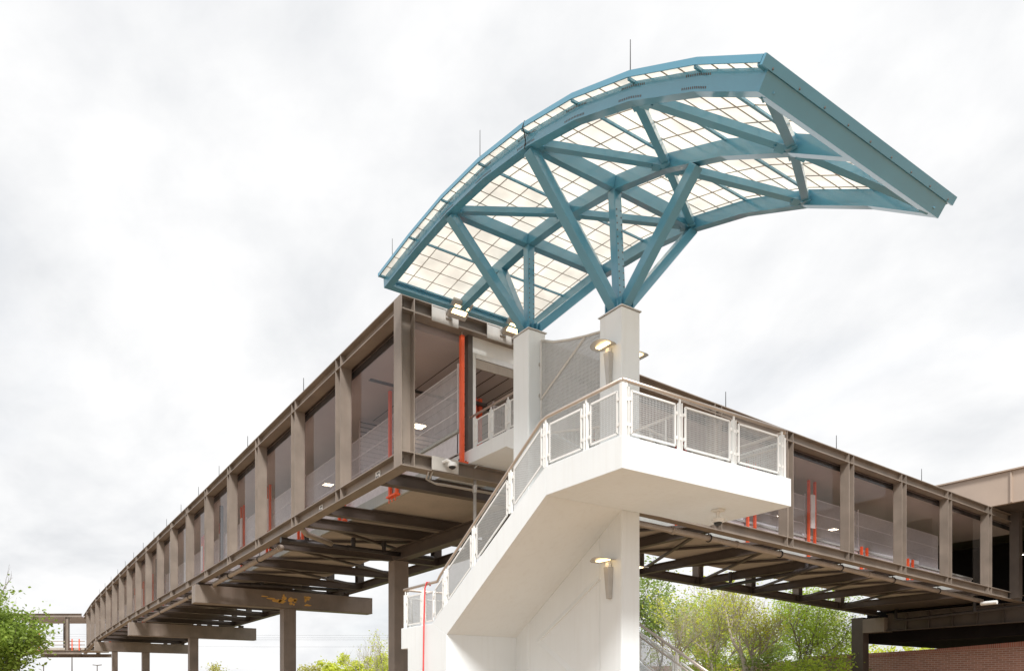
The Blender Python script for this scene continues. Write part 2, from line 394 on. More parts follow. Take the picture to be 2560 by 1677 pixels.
o2 = thing('orange_post', 'pair of orange posts inside the bridge seen through the doorway', 'post', (4.9, 3, 9.65))
for x in (4.75, 5.0):
    mb = MB(); mb.box(x, 3, 9.65, x+.14, 3.14, 12.9); child(mb, 'shaft', ORANGE, o2)
mb = MB(); mb.box(4.6, 2.9, 12.6, 5.3, 3.25, 12.72); child(mb, 'cap_beam', STEELD, o2)
iw = thing('interior_wall', 'dark slatted wall inside the bridge behind the doorway', 'wall', (7, 5, 9.6))
mb = MB(); mb.box(2.5, 8.3, 9.63, 9.0, 8.42, 13.4); child(mb, 'wall_board', CEIL, iw)
mb = MB()
for i in range(18): mb.box(2.5, 8.26, 9.75+i*.2, 9.0, 8.298, 9.775+i*.2)
child(mb, 'wall_slat', DARK, iw)

# floodlights, plates, camera on the end beams
def floodlight(x, label):
    t = thing('floodlight', label, 'floodlight', (x, -.02, 13.9))
    m = MB(); m.box(x-.5, -.035, 13.5, x+.5, -.002, 14.03); m.box(x-.48, -.05, 13.97, x+.48, -.036, 14.0); child(m, 'mounting_plate', SHPLATE, t)
    m = MB(); m.tube([(x+.1, -.03, 13.82), (x+.12, -.34, 13.84)], .07, 8); m.box(x, -.08, 13.7, x+.24, -.036, 13.95); child(m, 'arm', LAMPG, t)
    b = V((x+.18, -.62, 13.72)); a = V((1, 0, 0)); n = V((0, -.5, -.866)); u = V((0, -.866, .5))
    m = MB()
    m.fbox(b, a, u, n, (-.36, .36), (-.3, .3), (-.14, .0)); m.fbox(b, a, u, n, (-.24, .24), (-.2, .2), (-.24, -.14)); h = child(m, 'lamp_head', LAMPG, t, bevel=.03)
    m = MB(); m.fbox(b, a, u, n, (-.26, .26), (-.13, .16), (.001, .008)); child(m, 'led_panel', LED, h)
floodlight(1.6, 'grey floodlight on white plate beside the corner post, nearer the corner')
floodlight(3.75, 'grey lit floodlight above the doorway close to the rear white column')
t = thing('security_camera', 'small white dome camera on white plate low on the corner bay beam', 'camera', (1.6, -.05, 9))
m = MB(); m.box(1.1, -.035, 8.76, 2.1, -.002, 9.2); child(m, 'mounting_plate', SHPLATE, t)
m = MB(); m.tube([(1.5, -.03, 9.05), (1.55, -.2, 9.08), (1.68, -.25, 9.02)], .05, 8); child(m, 'bracket', WPLATE, t)
m = MB(); m.lathe((1.72, -.26, 8.88), [(.05, .16), (.13, .13), (.15, .05), (.15, 0)], 14); child(m, 'housing', WPLATE, t, smooth=False)
m = MB(); m.lathe((1.72, -.26, 8.8), [(.02, 0), (.09, .03), (.12, .075)], 14); child(m, 'dome', BLACKP, t, smooth=True)
# conduits
cd = thing('conduit_run', 'thin grey electrical conduits curving under the corner bay beam', 'conduit', (2, 0, 8.6))
for k in range(2):
    m = MB(); y = .5+.1*k; m.tube([(1.05+.15*k, .1, 8.74), (1.2+.15*k, y, 8.6), (1.5+.15*k, y, 8.52), (1.9+.1*k, y, 8.53), (4.5, y, 8.53)], .03, 7); child(m, 'conduit', LAMPG, cd, smooth=True)
m = MB(); m.tube([(2.7, -.06, 9.05), (2.85, -.08, 9.2), (3.1, -.08, 9.22), (4.8, -.08, 9.22)], .025, 6); child(m, 'conduit', LAMPG, cd, smooth=True)
sp = thing('steel_pole', 'slim grey pole hanging below the corner bay beam behind the stair railing', 'pole', (2.83, -.05, 6))
m = MB(); m.tube([(2.83, .1, 8.72), (2.83, .1, 3)], .055, 10); child(m, 'shaft', LAMPG, sp, smooth=True)
m = MB(); m.tube([(2.83, .1, 8.3), (2.83, .1, 8.55)], .075, 10); child(m, 'collar', LAMPG, sp)

# ------------------------------------------------------------------ piers
def pier(y, x0, x1, cx, cw, zt, zb, label, patches=False, cols=None):
    t = thing('bridge_pier', label, 'pier', (cx, y, 0), None)
    m = MB(); m.box(x0, y-.45, zb, x1, y+.45, zt); m.box(x0-.02, y-.47, zb-.03, x1+.02, y+.47, zb); cap = child(m, 'cap_beam', STEEL, t, bevel=.02)
    for c, w in (cols or [(cx, cw)]):
        m = MB(); m.box(c-w/2, y-.4, -.5, c+w/2, y+.4, zb-.031); child(m, 'column', STEEL, t, bevel=.02)
    for x in (.25, WL-.3):
        m = MB(); m.box(x-.2, y-.25, zt+.001, x+.2, y+.25, zt+.22); child(m, 'bearing', STEELD, t)
    if patches:
        rnd = random.Random(3); m = MB()
        for (x, z, w, h) in ((4.15,7.95,.5,.07),(4.6,7.84,.5,.1),(5.0,7.74,.6,.2),(5.3,7.7,.5,.25),(5.5,7.95,.28,.22),(5.45,8.1,.14,.12),(6.0,7.85,.6,.28),(6.25,7.76,.2,.22),(5.95,7.6,.25,.16),(6.15,7.55,.12,.14),(7.05,8.08,.45,.16),(6.95,7.92,.2,.3),(7.15,7.95,.18,.14),(7.1,7.56,.5,.13)):
            n = 11; ps = []
            for i in range(n):
                a = 2*pi*i/n; k = .35+.35*rnd.random(); ps.append((x+cos(a)*w*k, z+sin(a)*h*k))
            b = len(m.v); m.v += [(px, y-.4525, pz) for px, pz in ps]; m.f.append(tuple(b+i for i in range(n)))
        child(m, 'peeled_paint_patch', PRIMER, cap)
    return t
pier(26.8, -.18, 11.9, 5.9, .85, 8.38, 7.3, 'nearest box beam pier with yellow peeled paint patches under the left wing', True)
pier(51.8, -.25, 11.4, 5.45, .8, 8.15, 7.0, 'middle brown box beam pier under the left wing')
pier(77.8, -.25, 11.0, 5.55, .85, 8.0, 6.9, 'farthest brown box beam pier under the left wing', cols=[(5.55, .85), (2.0, .6)])
t = thing('bridge_pier', 'tall brown steel column with girder beside the lower stair landing', 'pier', (6.1, 11.6, 0))
m = MB(); m.box(5.72, 11.3, -.5, 6.5, 11.95, 8.1); child(m, 'column', STEEL, t, bevel=.015)
m = MB(); m.ibeam((6.1, .5, 8.42), (6.1, 12.2, 8.42), .62, .5, .04, .035); child(m, 'girder', STEELD, t)
# right end pier of the right wing
t = thing('bridge_pier', 'brown steel pier with deep stained girder at the concourse end of the right wing', 'pier', (45.6, 9, 0))
m = MB(); m.ibeam((45.6, -14, 6.92), (45.6, 8.59, 6.92), 1.3, .6, .05, .05)
for k in range(14): m.box(45.32, 7.2-k*1.5, 6.33, 45.57, 7.23-k*1.5, 7.51)
child(m, 'girder', STEELD, t)
m = MB(); m.box(45.2, 10.2, -.5, 46.0, 11.1, 7.45); child(m, 'column', STEELD, t, bevel=.02)
m = MB(); m.box(45.1, 8.6, 6.25, 46.2, 10.19, 7.3); child(m, 'bracket', STEEL, t)

# ------------------------------------------------------------------ far wing at the left end
rx, ry = -.8472, .5314
nx, ny = .5314, .8472
far = thing('footbridge_wing', 'distant open brown footbridge section crossing behind the green tree', 'footbridge', (-5, 96, 8))
FP = lambda a, t, z: V((0 + rx*a + nx*t, 93.6 + ry*a + ny*t, z))
for t0, zz, nm in ((0, 12.65, 'top_chord'), (0, 7.5, 'bottom_chord'), (9, 12.65, 'top_chord'), (9, 7.5, 'bottom_chord')):
    m = MB(); m.ibeam(FP(.2, t0, zz), FP(11, t0, zz), .5, .45, .04, .04); child(m, nm, STEEL, far)
for a in (2.2, 7.2):
    for t0 in (0, 9):
        m = MB(); m.ibeam(FP(a, t0, 7.76), FP(a, t0, 12.39), .45, .45, .035, .03, (rx, ry, 0)); child(m, 'post', STEEL, far)
m = MB(); m.hexa([FP(.2,.8,7.9),FP(11,.8,7.9),FP(11,8.2,7.9),FP(.2,8.2,7.9),FP(.2,.8,8.2),FP(11,.8,8.2),FP(11,8.2,8.2),FP(.2,8.2,8.2)]); child(m, 'floor_slab', SLAB, far)
m = MB(); m.hexa([FP(.2,.6,12.4),FP(11,.6,12.4),FP(11,8.4,12.4),FP(.2,8.4,12.4),FP(.2,.6,12.6),FP(11,.6,12.6),FP(11,8.4,12.6),FP(.2,8.4,12.6)]); child(m, 'roof', CEIL, far)
m = MB(); 
for z in (8.6, 9.1): m.bar(FP(.2, .9, z), FP(11, .9, z), .06, .12)
child(m, 'guard_rail', PIPEG, far)
for a in (.8, 1.8, 6.4, 7.8):
    m = MB(); m.bar(FP(a, .5, 7.7), FP(a, .5, 9.4 if a < 2 else 11), .14, .14, (1, 0, 0)); child(m, 'orange_frame', ORANGE, far)
m = MB(); m.box(-9, 103, -.5, -8.2, 103.8, 7.2); child(m, 'column', STEEL, far)

# ------------------------------------------------------------------ pipes under the bridge
def pipe(name, label, pts, r, m, n=12, hang=(), fit=()):
    t = thing(name, label, 'pipe', pts[0])
    mb = MB(); mb.tube(pts, r, n); child(mb, 'pipe_run', m, t, smooth=True)
    for h in hang:
        h = V(h); k = MB(); k.tube([h+V((0,0,r)), h+V((0,0,r+.45))], .02, 5)
        k.tube([h+V((.0, cos(a)*(r+.03), sin(a)*(r+.03))) if abs(V(pts[-1]).x-V(pts[0]).x) > 3 else h+V((cos(a)*(r+.03), 0, sin(a)*(r+.03))) for a in [i*pi/6 for i in range(13)]], .025, 5); child(k, 'hanger', PIPEB, t)
    for f in fit:
        a, b = V(f[0]), V(f[1]); k = MB(); k.tube([a, b], r*1.22, n); child(k, 'coupling', m, t)
    return t
pipe('drain_pipe', 'long taupe drain pipe hung along the underside of the right wing', [(5, .7, 8.58), (15.4, .7, 8.33), (25.3, .7, 7.99), (41.0, .7, 7.36)], .13, PIPEG,
     hang=[(10.3,.7,8.45),(15.4,.7,8.33),(20.45,.7,8.16),(25.5,.7,7.98),(30.5,.7,7.78),(35.5,.7,7.58)], fit=[((13,.7,8.39),(13.2,.7,8.385)),((17.2,.7,8.27),(17.3,.7,8.265)),((28,.7,7.88),(28.2,.7,7.87))])
pipe('drain_pipe', 'taupe drain pipe hung under the left wing before the nearest pier', [(.75, 13.2, 8.5), (.75, 19.8, 8.42), (.75, 25.4, 8.36), (.9, 25.9, 8.3)], .13, PIPEG, hang=[(.75,16.5,8.46),(.75,22,8.4)], fit=[((.75,13.3,8.5),(.75,13.5,8.5))])
pipe('drain_pipe', 'taupe drain pipe hung under the left wing beyond the nearest pier', [(.75, 27.6, 8.3), (.75, 38, 8.28), (.75, 50, 8.22)], .13, PIPEG, hang=[(.75,32,8.3),(.75,42,8.26)])
t = pipe('waste_pipe', 'black cast iron pipe with tee fittings crossing under the left wing near the corner column', [(.1, 11.4, 8.45), (3.0, 11.4, 8.45), (8.0, 11.45, 8.42)], .11, PIPEB, fit=[((.08,11.4,8.45),(.4,11.4,8.45)),((2.2,11.4,8.45),(2.5,11.4,8.45)),((3.3,11.4,8.45),(3.5,11.4,8.45))])
for x in (1.3, 3.6, 5.2):
    m = MB(); m.tube([(x, 11.4, 8.45), (x, 11.4, 8.95)], .1, 10); m.lathe((x, 11.4, 8.72), [(.13, 0), (.13, .12)], 10); child(m, 'riser', PIPEB, t)
m = MB(); m.tube([(.5, 9.9, 8.72), (.9, 10.4, 8.62), (2.4, 11.2, 8.5)], .12, 10); child(m, 'branch', PIPEG, t, smooth=True)
t = pipe('waste_pipe', 'black pipe with upright branches just in front of the nearest pier beam', [(.9, 25.7, 8.4), (1.3, 25.6, 8.45), (4.5, 25.2, 8.5), (9.0, 24.8, 8.52)], .11, PIPEB, fit=[((3,25.35,8.49),(3.2,25.33,8.49)),((8.6,24.83,8.52),(8.9,24.8,8.52))])
for x in (3.6, 8.2):
    m = MB(); m.tube([(x, 25.1, 8.5), (x, 25.1, 8.95)], .1, 10); m.lathe((x, 25.1, 8.6), [(.13, 0), (.13, .12)], 10); child(m, 'riser', PIPEB, t)
t = pipe('waste_pipe', 'black pipe with fittings crossing under the right wing from the taupe pipe', [(24.6, .9, 8.1), (25, 3, 8.0), (25.6, 8.6, 7.92)], .1, PIPEB, fit=[((24.6,.9,8.1),(24.7,1.3,8.08)),((24.9,2.5,8.02),(24.95,2.8,8.01))])
for y in (2.2, 6.8):
    m = MB(); m.tube([(25, y, 8.0), (25, y, 8.6)], .1, 10); child(m, 'riser', PIPEB, t)
t = pipe('waste_pipe', 'black pipe elbow running along the stained girder at the concourse end', [(43.9, 7.2, 7.7), (43.9, 7.2, 7.0), (44.0, 6.6, 6.88), (44.4, 0, 7.2), (44.5, -2, 7.35)], .1, PIPEB)
m = MB(); m.tube([(44.2, 2.4, 7.1), (44.2, 2.4, 7.8)], .1, 10); child(m, 'riser', PIPEB, t)
m = MB(); m.tube([(40.4, .5, 7.15), (40.4, -.35, 7.15)], .12, 12); child(m, 'cleanout_end', WPLATE, t)

# ------------------------------------------------------------------ stair tower
XA, XB, XR, XE = -.73, 1.54, 2.55, 4.57
ZL, ZW, ZK = 6.48, 9.65, 3.51
st = thing('staircase', 'white concrete switchback staircase with cantilevered landing in front of the bridge', 'staircase', (1.9, -6, 0))
m = MB(); m.box(XA, -10.11, 5.85, XE, -7.87, ZL); child(m, 'landing', WHITE, st, bevel=.012)
def flight(name, xa, xb, y0, z0, y1, z1, sof, n):
    """stringers + stepped waist slab; (y0,z0) top, (y1,z1) bottom; sof = soffit polygon points under the flight from bottom to top"""
    w = .18
    m = MB()
    for a, b in ((xa, xa+w), (xb-w, xb)):
        m.prismx([(y0, z0), (y1, z1)] + sof, a, b)
    child(m, 'stringer', WHITE, st)
    pts = []; dy, dz = (y1-y0)/n, (z1-z0)/n
    y, z = y0, z0 - .2
    pts.append((y, z))
    for i in range(n):
        pts.append((y+dy, z)) if i else pts.append((y+dy, z))
        y += dy; z += dz; pts.append((y, z))
    m = MB(); m.prismx(pts + sof, xa+w+.002, xb-w-.002); child(m, 'treads', WHITE, st)
# flight down to the lower landing
flight('flight', XA, XB, -7.868, ZL, -3.12, ZK, [(-3.862, 3.17), (-7.868, 5.85)], 18)
# lower landing, its wall box
m = MB(); m.prismx([(-3.118, ZK), (-1.36, ZK), (-1.36, 2.91), (-1.75, 2.91), (-1.75, -1), (-3.86, -1), (-3.86, 3.171)], XA, XB+.1); child(m, 'landing', WHITE, st, bevel=.012)
m = MB(); m.box(XB+.105, -3.97, 2.95, XE, -1.36, ZK); child(m, 'landing_slab', WHITE, st)
# flat centre wall; added strips below stand in for its V line
m = MB(); m.box(1.545, -7.13, -1, 2.0, -3.868, 5.80); m.box(1.621, -3.70, -1, 2.0, -1.8, 2.9); child(m, 'centre_wall', WHITE, st)
for (a, b) in (((-7.13, 4.40), (-4.81, 3.04)), ((-4.81, 3.04), (-7.13, 1.56))):   # slanting strips added on the wall, tilted up to catch light as bright lines
    d = V((0, b[0]-a[0], b[1]-a[1])).normalized(); n = V((0, -d.z, d.y)); n = n if n.z > 0 else -n
    A, B = V((1.544, *a)), V((1.544, *b)); o = V((-.04, 0, 0)); m = MB()
    m.add([A+n*.07, A-n*.055+o, A-n*.07, B+n*.07, B-n*.055+o, B-n*.07], [(0,1,2), (5,4,3), (0,3,4,1), (1,4,5,2), (2,5,3,0)])
    child(m, 'light_catch_strip', WHITE, st)
# upper flight and walkway
m = MB(); m.prismx([(-3.07, ZW), (2.45, ZW), (2.45, 9.215), (-2.02, 9.18), (-3.07, 8.622)], XR, XE); child(m, 'walkway', WHITE, st, bevel=.01)
flight('flight', XR, XE, -3.072, ZW, -7.865, ZL, [(-7.864, 6.02), (-3.072, 8.62)], 18)
# bottom flight
flight('flight', 2.3, XE, -3.972, ZK, -9.3, .2, [(-9.3, -.3), (-3.972, 2.96)], 20)

# columns that carry the canopy
for (y0, y1, zt, lab) in ((-4.41, -3.72, 11.5, 'rear white square column carrying the canopy, taller one next to the bridge'), (-7.86, -7.135, 10.56, 'front white square column carrying the canopy, rising behind the landing corner')):
    t = thing('concrete_column', lab, 'column', (1.83, (y0+y1)/2, 0))
    m = MB(); m.box(1.53, y0, -1, 2.125, y1, zt); child(m, 'shaft', WHITE, t, bevel=.03)
    m = MB(); m.box(1.50, y0-.03, zt+.001, 2.155, y1+.03, zt+.025); child(m, 'cap_flashing', STAIN, t)

# ------------------------------------------------------------------ canopy
NY = [-.55, -2.39, -4.05, -5.70, -7.33, -8.90, -10.40, -11.85, -13.05]
NZ = [13.72, 13.90, 13.97, 13.87, 13.59, 13.13, 12.48, 11.64, 10.80]
nodes = list(zip(NY, NZ))
def norms():
    seg = []
    for (a, b), (c, d) in zip(nodes, nodes[1:]):
        dy, dz = c-a, d-b; L = math.hypot(dy, dz); n = (dz/L, -dy/L)
        seg.append(n)
    out = []
    for i in range(len(nodes)):
        if i == 0: n = seg[0]; k = 1
        elif i == len(nodes)-1: n = seg[-1]; k = 1
        else:
            a, b = seg[i-1], seg[i]; n = (a[0]+b[0], a[1]+b[1]); L = math.hypot(*n); n = (n[0]/L, n[1]/L); k = 1/(n[0]*a[0]+n[1]*a[1])
        out.append((n[0]*k, n[1]*k))
    return out
NN = norms()
def cv(i, n, x):
    """point at (possibly fractional) node i, offset n along the normal"""
    k = min(int(i), len(nodes)-2); f = i-k
    y = [nodes[j][0] + NN[j][0]*n for j in (k, k+1)]; z = [nodes[j][1] + NN[j][1]*n for j in (k, k+1)]
    return V((x, y[0]+(y[1]-y[0])*f, z[0]+(z[1]-z[0])*f))
def strip(m, n0, n1, x0, x1, i0=0, i1=8):
    idx = [i0] + [i for i in range(9) if i0 < i < i1] + [i1]
    b = len(m.v)
    for i in idx: m.v += [tuple(cv(i, n0, x0)), tuple(cv(i, n0, x1)), tuple(cv(i, n1, x1)), tuple(cv(i, n1, x0))]
    for k in range(len(idx)-1):
        for j in range(4):
            m.f.append((b+4*k+j, b+4*k+(j+1) % 4, b+4*k+4+(j+1) % 4, b+4*k+4+j))
    m.f.append((b, b+1, b+2, b+3)); e = b+4*(len(idx)-1); m.f.append((e+3, e+2, e+1, e))
RIB = (-.75, 1.83, 4.60); RD = .30
can = thing('canopy', 'teal steel arched canopy with cream translucent panels over the staircase', 'canopy', (1.83, -6, 11))
for x in RIB:
    m = MB(); strip(m, 0, RD, x-.11, x+.11)
    rb = child(m, 'arched_rib', TEAL, can)
    if x < 0:
        for i in range(1, 8):
            for n in (.055, .235):
                m = MB()
                for k in range(-6, 7):
                    p = cv(i + k*.03, n, x-.11); m.box(p.x-.004, p.y-.01, p.z-.018, p.x+.004, p.y+.01, p.z+.018)
                child(m, 'bolt_row', STEELD, rb)
m = MB(); strip(m, .318, .36, -1.011, 4.83); child(m, 'glazing', GLAZ, can)
m = MB()
xs = [-.75+.645*k for k in range(0, 9)]
for x in xs:
    if min(abs(x-r) for r in RIB) > .15: strip(m, .304, .317, x-.009, x+.009)
strip(m, .304, .317, -1.011, -1.0); strip(m, .304, .317, 4.815, 4.83)
for i in range(8):
    for f in (.25, .5, .75):
        a, b = cv(i+f, .311, -1.01), cv(i+f, .311, 4.82); m.bar(a, b, .017, .012)
child(m, 'glazing_grid', GRID, can)
for i in range(0, 9):
    m = MB(); e = .0 if 0 < i < 8 else (.03 if i == 0 else -.03)
    a = cv(min(max(i+e, 0.02), 7.98), .285, -1.01); b = cv(min(max(i+e, .02), 7.98), .285, 4.82)
    m.bar(a, b, .042, .05); child(m, 'purlin', TEAL, can)
# edge fascias
m = MB(); strip(m, .298, .40, -1.035, -1.012); child(m, 'edge_fascia', TEAL, can)
m = MB(); strip(m, .29, .40, 4.835, 4.875); child(m, 'edge_fascia', TEAL, can)
def endframe(i):
    k = 0 if i == 0 else 7
    t = V((0, nodes[k+1][0]-nodes[k][0], nodes[k+1][1]-nodes[k][1])).normalized(); n = V((0, NN[i][0], NN[i][1])).normalized()
    return V((0, nodes[i][0], nodes[i][1])), t, n
o, tt, nn = endframe(8); X1 = V((1, 0, 0))
m = MB(); m.fbox(o, X1, tt, nn, (-.86, 4.712), (.002, .03), (-.004, .265)); m.fbox(o, X1, tt, nn, (-.64, 4.49), (-.16, .001), (-.004, .018)); child(m, 'edge_beam', TEAL, can)
m = MB(); m.fbox(o, X1, tt, nn, (-1.035, 4.88), (.012, .06), (.268, .41)); child(m, 'edge_fascia', TEAL, can)
m = MB()
for k in range(9): 
    p = o + tt*.064 + nn*.3; m.lathe((-.8+k*.68, p.y, p.z), [(.014, -.012), (.014, .012)], 6)
child(m, 'fascia_bolt_row', STEELD, can)
o0, t0, n0 = endframe(0)
m = MB(); m.fbox(o0, X1, t0, n0, (-.86, 4.712), (-.03, -.002), (-.004, .303)); m.fbox(o0, X1, t0, n0, (-.64, 4.49), (-.001, .16), (-.004, .018)); child(m, 'edge_beam', TEAL, can)
m = MB(); m.fbox(o0, X1, t0, n0, (-1.035, 4.88), (-.05, -.012), (.305, .41)); child(m, 'edge_fascia', TEAL, can)
# cross beams, bracing
for i in (2, 4):
    for a, b in ((RIB[0], RIB[1]), (RIB[1], RIB[2])):
        m = MB(); p, q = cv(i, .15, a+.02), cv(i, .15, b-.02); m.bar(p+V((.1, 0, 0)), q-V((.1, 0, 0)), .2, .28, (0, NN[i][0], NN[i][1])); child(m, 'cross_beam', TEAL, can)
def brace(i, x, j, y):
    m = MB(); p, q = cv(i, .12, x), cv(j, .12, y); d = (q-p).normalized(); p += d*.22; q -= d*.22
    m.bar(p, q, .15, .15); m.bar(p-d*.09, p+d*.14, .03, .19); m.bar(q-d*.14, q+d*.09, .03, .19); m.bar(q-d*.1, q+d*.09, .2, .025, off=-.09); m.bar(p-d*.09, p+d*.1, .2, .025, off=-.09); child(m, 'diagonal_brace', TEAL, can)
for i in (2, 4, 6):
    brace(i, RIB[0], i+1, RIB[1]); brace(i+1, RIB[1], i+2, RIB[2]); brace(i+2, RIB[0], i+1, RIB[1]); brace(i+1, RIB[1], i, RIB[2])
# tree struts
def strut(p, q, w=.23, h=.23, up=(0, 1, 0), bolts=False):
    m = MB(); m.bar(p, q, w, h, up); o = child(m, 'strut', TEAL, can, bevel=.012)
    if bolts:
        k = MB(); p, q = V(p), V(q)
        for f in [i/16 for i in range(1, 14)]:
            for e in (-.07, .07):
                c = p + (q-p)*f; k.box(c.x+e-.012, c.y-h/2-.012, c.z-.012, c.x+e+.012, c.y-h/2+.0, c.z+.012)
        child(k, 'bolts', STEELD, o)
for (y, zt, i, lo) in ((-4.06, 11.53, 2, 1.25), (-7.48, 10.59, 4, 5.55)):
    b = V((1.83, y, zt)); yr = nodes[i][0]
    L, M_, R = cv(i, -.005, RIB[0]+.02), cv(i, -.005, RIB[1]), cv(i, -.005, RIB[2]-.02)
    strut(b+V((-.14, 0, .12)), L, up=(0, 1, 0)); strut(b+V((.14, 0, .12)), R, up=(0, 1, 0)); strut(b+V((0, 0, .3)), M_, .23, .21, (0, 1, 0), True)
    Q = cv(lo, -.01, RIB[1]); strut(b+V((0, .12 if lo < 3 else -.12, .12)), Q, .23, .23, (1, 0, 0))
    m = MB()
    m.box(1.56, y-.3, zt, 2.1, y+.3, zt+.03)
    for e in (-.2, -.07, .07, .2):
        m.box(1.83+e-.012, y-.26, zt+.031, 1.83+e+.012, y+.26, zt+.27)
    for e in (-.2, -.07, .07, .2):
        m.box(1.58, y+e-.012, zt+.031, 1.62, y+e+.012, zt+.2); m.box(2.04, y+e-.012, zt+.031, 2.08, y+e+.012, zt+.2)
    child(m, 'base_fins', TEAL, can)
for i, h in ((6, .56), (3.03, .64), (.45, .5)):
    p = cv(i, .40, -1.01); m = MB(); m.tube([p, p+V((0,0,h))], [.010, .007], 5); child(m, 'lightning_rod', BLACKP, can)
m = MB(); m.tube([cv(4.05, .42, -1.02), cv(4.05, .3, -1.05), cv(4.04, .2, -.97), cv(4.02, .1, -.9), cv(3.97, -.02, -.84)], .012, 6); child(m, 'grounding_cable', BLACKP, can)

# ------------------------------------------------------------------ woven screen between the columns
ws = thing('mesh_panel', 'tall framed woven wire privacy screen between the two white columns', 'screen', (1.95, -5.7, 9))
xs_ = 1.93
ya, yb = -4.47, -7.11
top = [(ya, 11.24), (-5.0, 10.99), (-5.59, 10.8), (-6.2, 10.64), (-6.7, 10.53), (yb, 10.46)]
zt_ = lambda y: lerp([(-a, b) for a, b in top], -y)
botz = lambda y: 8.1 + (y-yb)/(ya-yb)*.6
m = MB(); m.tube([(xs_, y, z) for y, z in top], .035, 8); m.tube([(xs_, ya, botz(ya)), (xs_, ya, zt_(ya))], .035, 8); m.tube([(xs_, yb, botz(yb)), (xs_, yb, zt_(yb))], .035, 8)
m.tube([(xs_, ya, botz(ya)), (xs_, yb, botz(yb))], .035, 8); child(m, 'frame', STAIN, ws)
m = MB(); m.tube([(xs_-.02, ya, 9.63), (xs_-.02, -6.22, 10.6)], .03, 8); child(m, 'diagonal_stay', STAIN, ws)
m = MB(); y = ya
while y > yb:
    m.bar((xs_, y, botz(y)), (xs_, y, zt_(y)), .019, .019, (1, 0, 0)); y -= .05
z = 8.2
while z < 11.2:
    pts = [q for q in [ya-(ya-yb)*k/30 for k in range(31)] if botz(q) < z < zt_(q)]
    if len(pts) > 1: m.bar((xs_+.008, pts[0], z), (xs_+.008, pts[-1], z), .016, .036 if int(z/.05+.5) % 2 else .012)
    z += .05
child(m, 'wire_mesh', WIRE, ws)
for z in (9.0, 9.75, 10.6):
    m = MB(); m.box(xs_-.05, -4.46, z-.04, xs_+.05, -4.411, z+.04); child(m, 'bracket', LAMPG, ws)

# ------------------------------------------------------------------ railings
def railing(label, loc):
    return thing('railing', label, 'railing', loc)
def rpost(t, x, y, z0, z1, along):
    a = V(along); m = MB(); p = V((x, y, z0)); s = V((-a.y, a.x, 0))
    for e in (-.036, .036): m.fbox(p, a, s, V((0,0,1)), (e-.01, e+.01), (-.035, .035), (0, z1-z0))
    for z in (.25, .75): m.fbox(p, a, s, V((0,0,1)), (-.033, .033), (-.02, .02), ((z1-z0)*z-.03, (z1-z0)*z+.03))
    m.fbox(p, a, s, V((0,0,1)), (-.02, .02), (-.012, .012), (z1-z0, z1-z0+.1))
    child(m, 'post', WPLATE, t)
def rpanel(t, p0, p1, h, sp=.04, w=.0085, fr=WPLATE):
    """infill panel: p0,p1 bottom corners, vertical ends, height h"""
    p0, p1 = V(p0), V(p1); d = p1-p0; U = V((0, 0, 1)); hd = V((d.x, d.y, 0)); L = hd.length; hd.normalize(); s = V((-hd.y, hd.x, 0))
    m = MB(); f = .036
    P = lambda u, v: p0 + d*u + U*(h*v)
    m.bar(P(0,0), P(0,1), .03, f, hd); m.bar(P(1,0), P(1,1), .03, f, hd); m.bar(P(0,0), P(1,0), .03, f); m.bar(P(0,1), P(1,1), .03, f)
    for u in (0, 1):
        for v in (.2, .8):
            c = P(u, v) + hd*(.035 if u else -.035); m.fbox(c, hd, s, U, (-.035, .035), (-.02, .02), (-.03, .03))
    fo = child(m, 'panel', fr, t)
    k = MB(); n = max(2, int(L/sp))
    for i in range(1, n): k.bar(P(i/n, .01), P(i/n, .99), w*.8, w, hd)
    q = max(2, int(h/sp))
    for j in range(1, q): k.bar(P(.01, j/q)+s*.01, P(.99, j/q)+s*.01, w*.8, w)
    child(k, 'wire_mesh', WIRE, fo)
def handrail(t, pts, r=.038):
    m = MB(); m.tube(pts, r, 12); child(m, 'handrail', HRAIL, t, smooth=True)
xr = XA+.055
# 1 outer stair side
t = railing('steel mesh railing down the open left side of the white staircase', (xr, -6, 6))
slope = (ZK-ZL)/(-3.12+7.67)
zl = lambda y: ZL if y < -7.67 else (ZL + slope*(y+7.67) if y < -3.12 else ZK)
ps = [-9.06, -7.80, -6.55, -5.04, -3.72, -2.55, -1.52]
for y in ps: rpost(t, xr, y, zl(y)+.002, zl(y)+.95, (0, 1, 0))
for a, b in zip([-10.06]+ps, ps):
    lo, hi = a+.14, b-.14
    if hi-lo < .3: continue
    if -3.9 < a < -3.5: # panel that follows the bend at the foot of the flight
        rpanel(t, (xr, lo, zl(lo)+.08), (xr, -3.2, zl(-3.2)+.08), .78); rpanel(t, (xr, -3.08, ZK+.09), (xr, hi, ZK+.09), .78); continue
    rpanel(t, (xr, lo, zl(lo)+.08), (xr, hi, zl(hi)+.08), .80)
handrail(t, [(xr, -10.05, 7.55), (xr, -7.85, 7.55), (xr, -7.64, 7.50), (xr, -3.45, 7.50+slope*4.19), (xr, -3.3, 4.62), (xr, -1.45, 4.62)])
# 2 landing front
yf = -10.11+.055
t = railing('steel mesh railing along the front edge of the cantilevered white landing', (1.9, yf, 7))
fx = [-.6, .92, 2.61, 4.3]
for i, x in enumerate(fx): rpost(t, x + (.03 if i == 0 else 0), yf, ZL+.002, ZL+.95, (1, 0, 0))
for a, b in zip(fx, fx[1:]): rpanel(t, (a+.16, yf, ZL+.08), (b-.14, yf, ZL+.08), .82)
handrail(t, [(xr, yf, 7.55), (4.42, yf, 7.55)])
# corner plate
m = MB(); m.box(XA+.01, -10.1, ZL+.002, XA+.1, -10.02, ZL+1.0); child(m, 'corner_post', WPLATE, t)
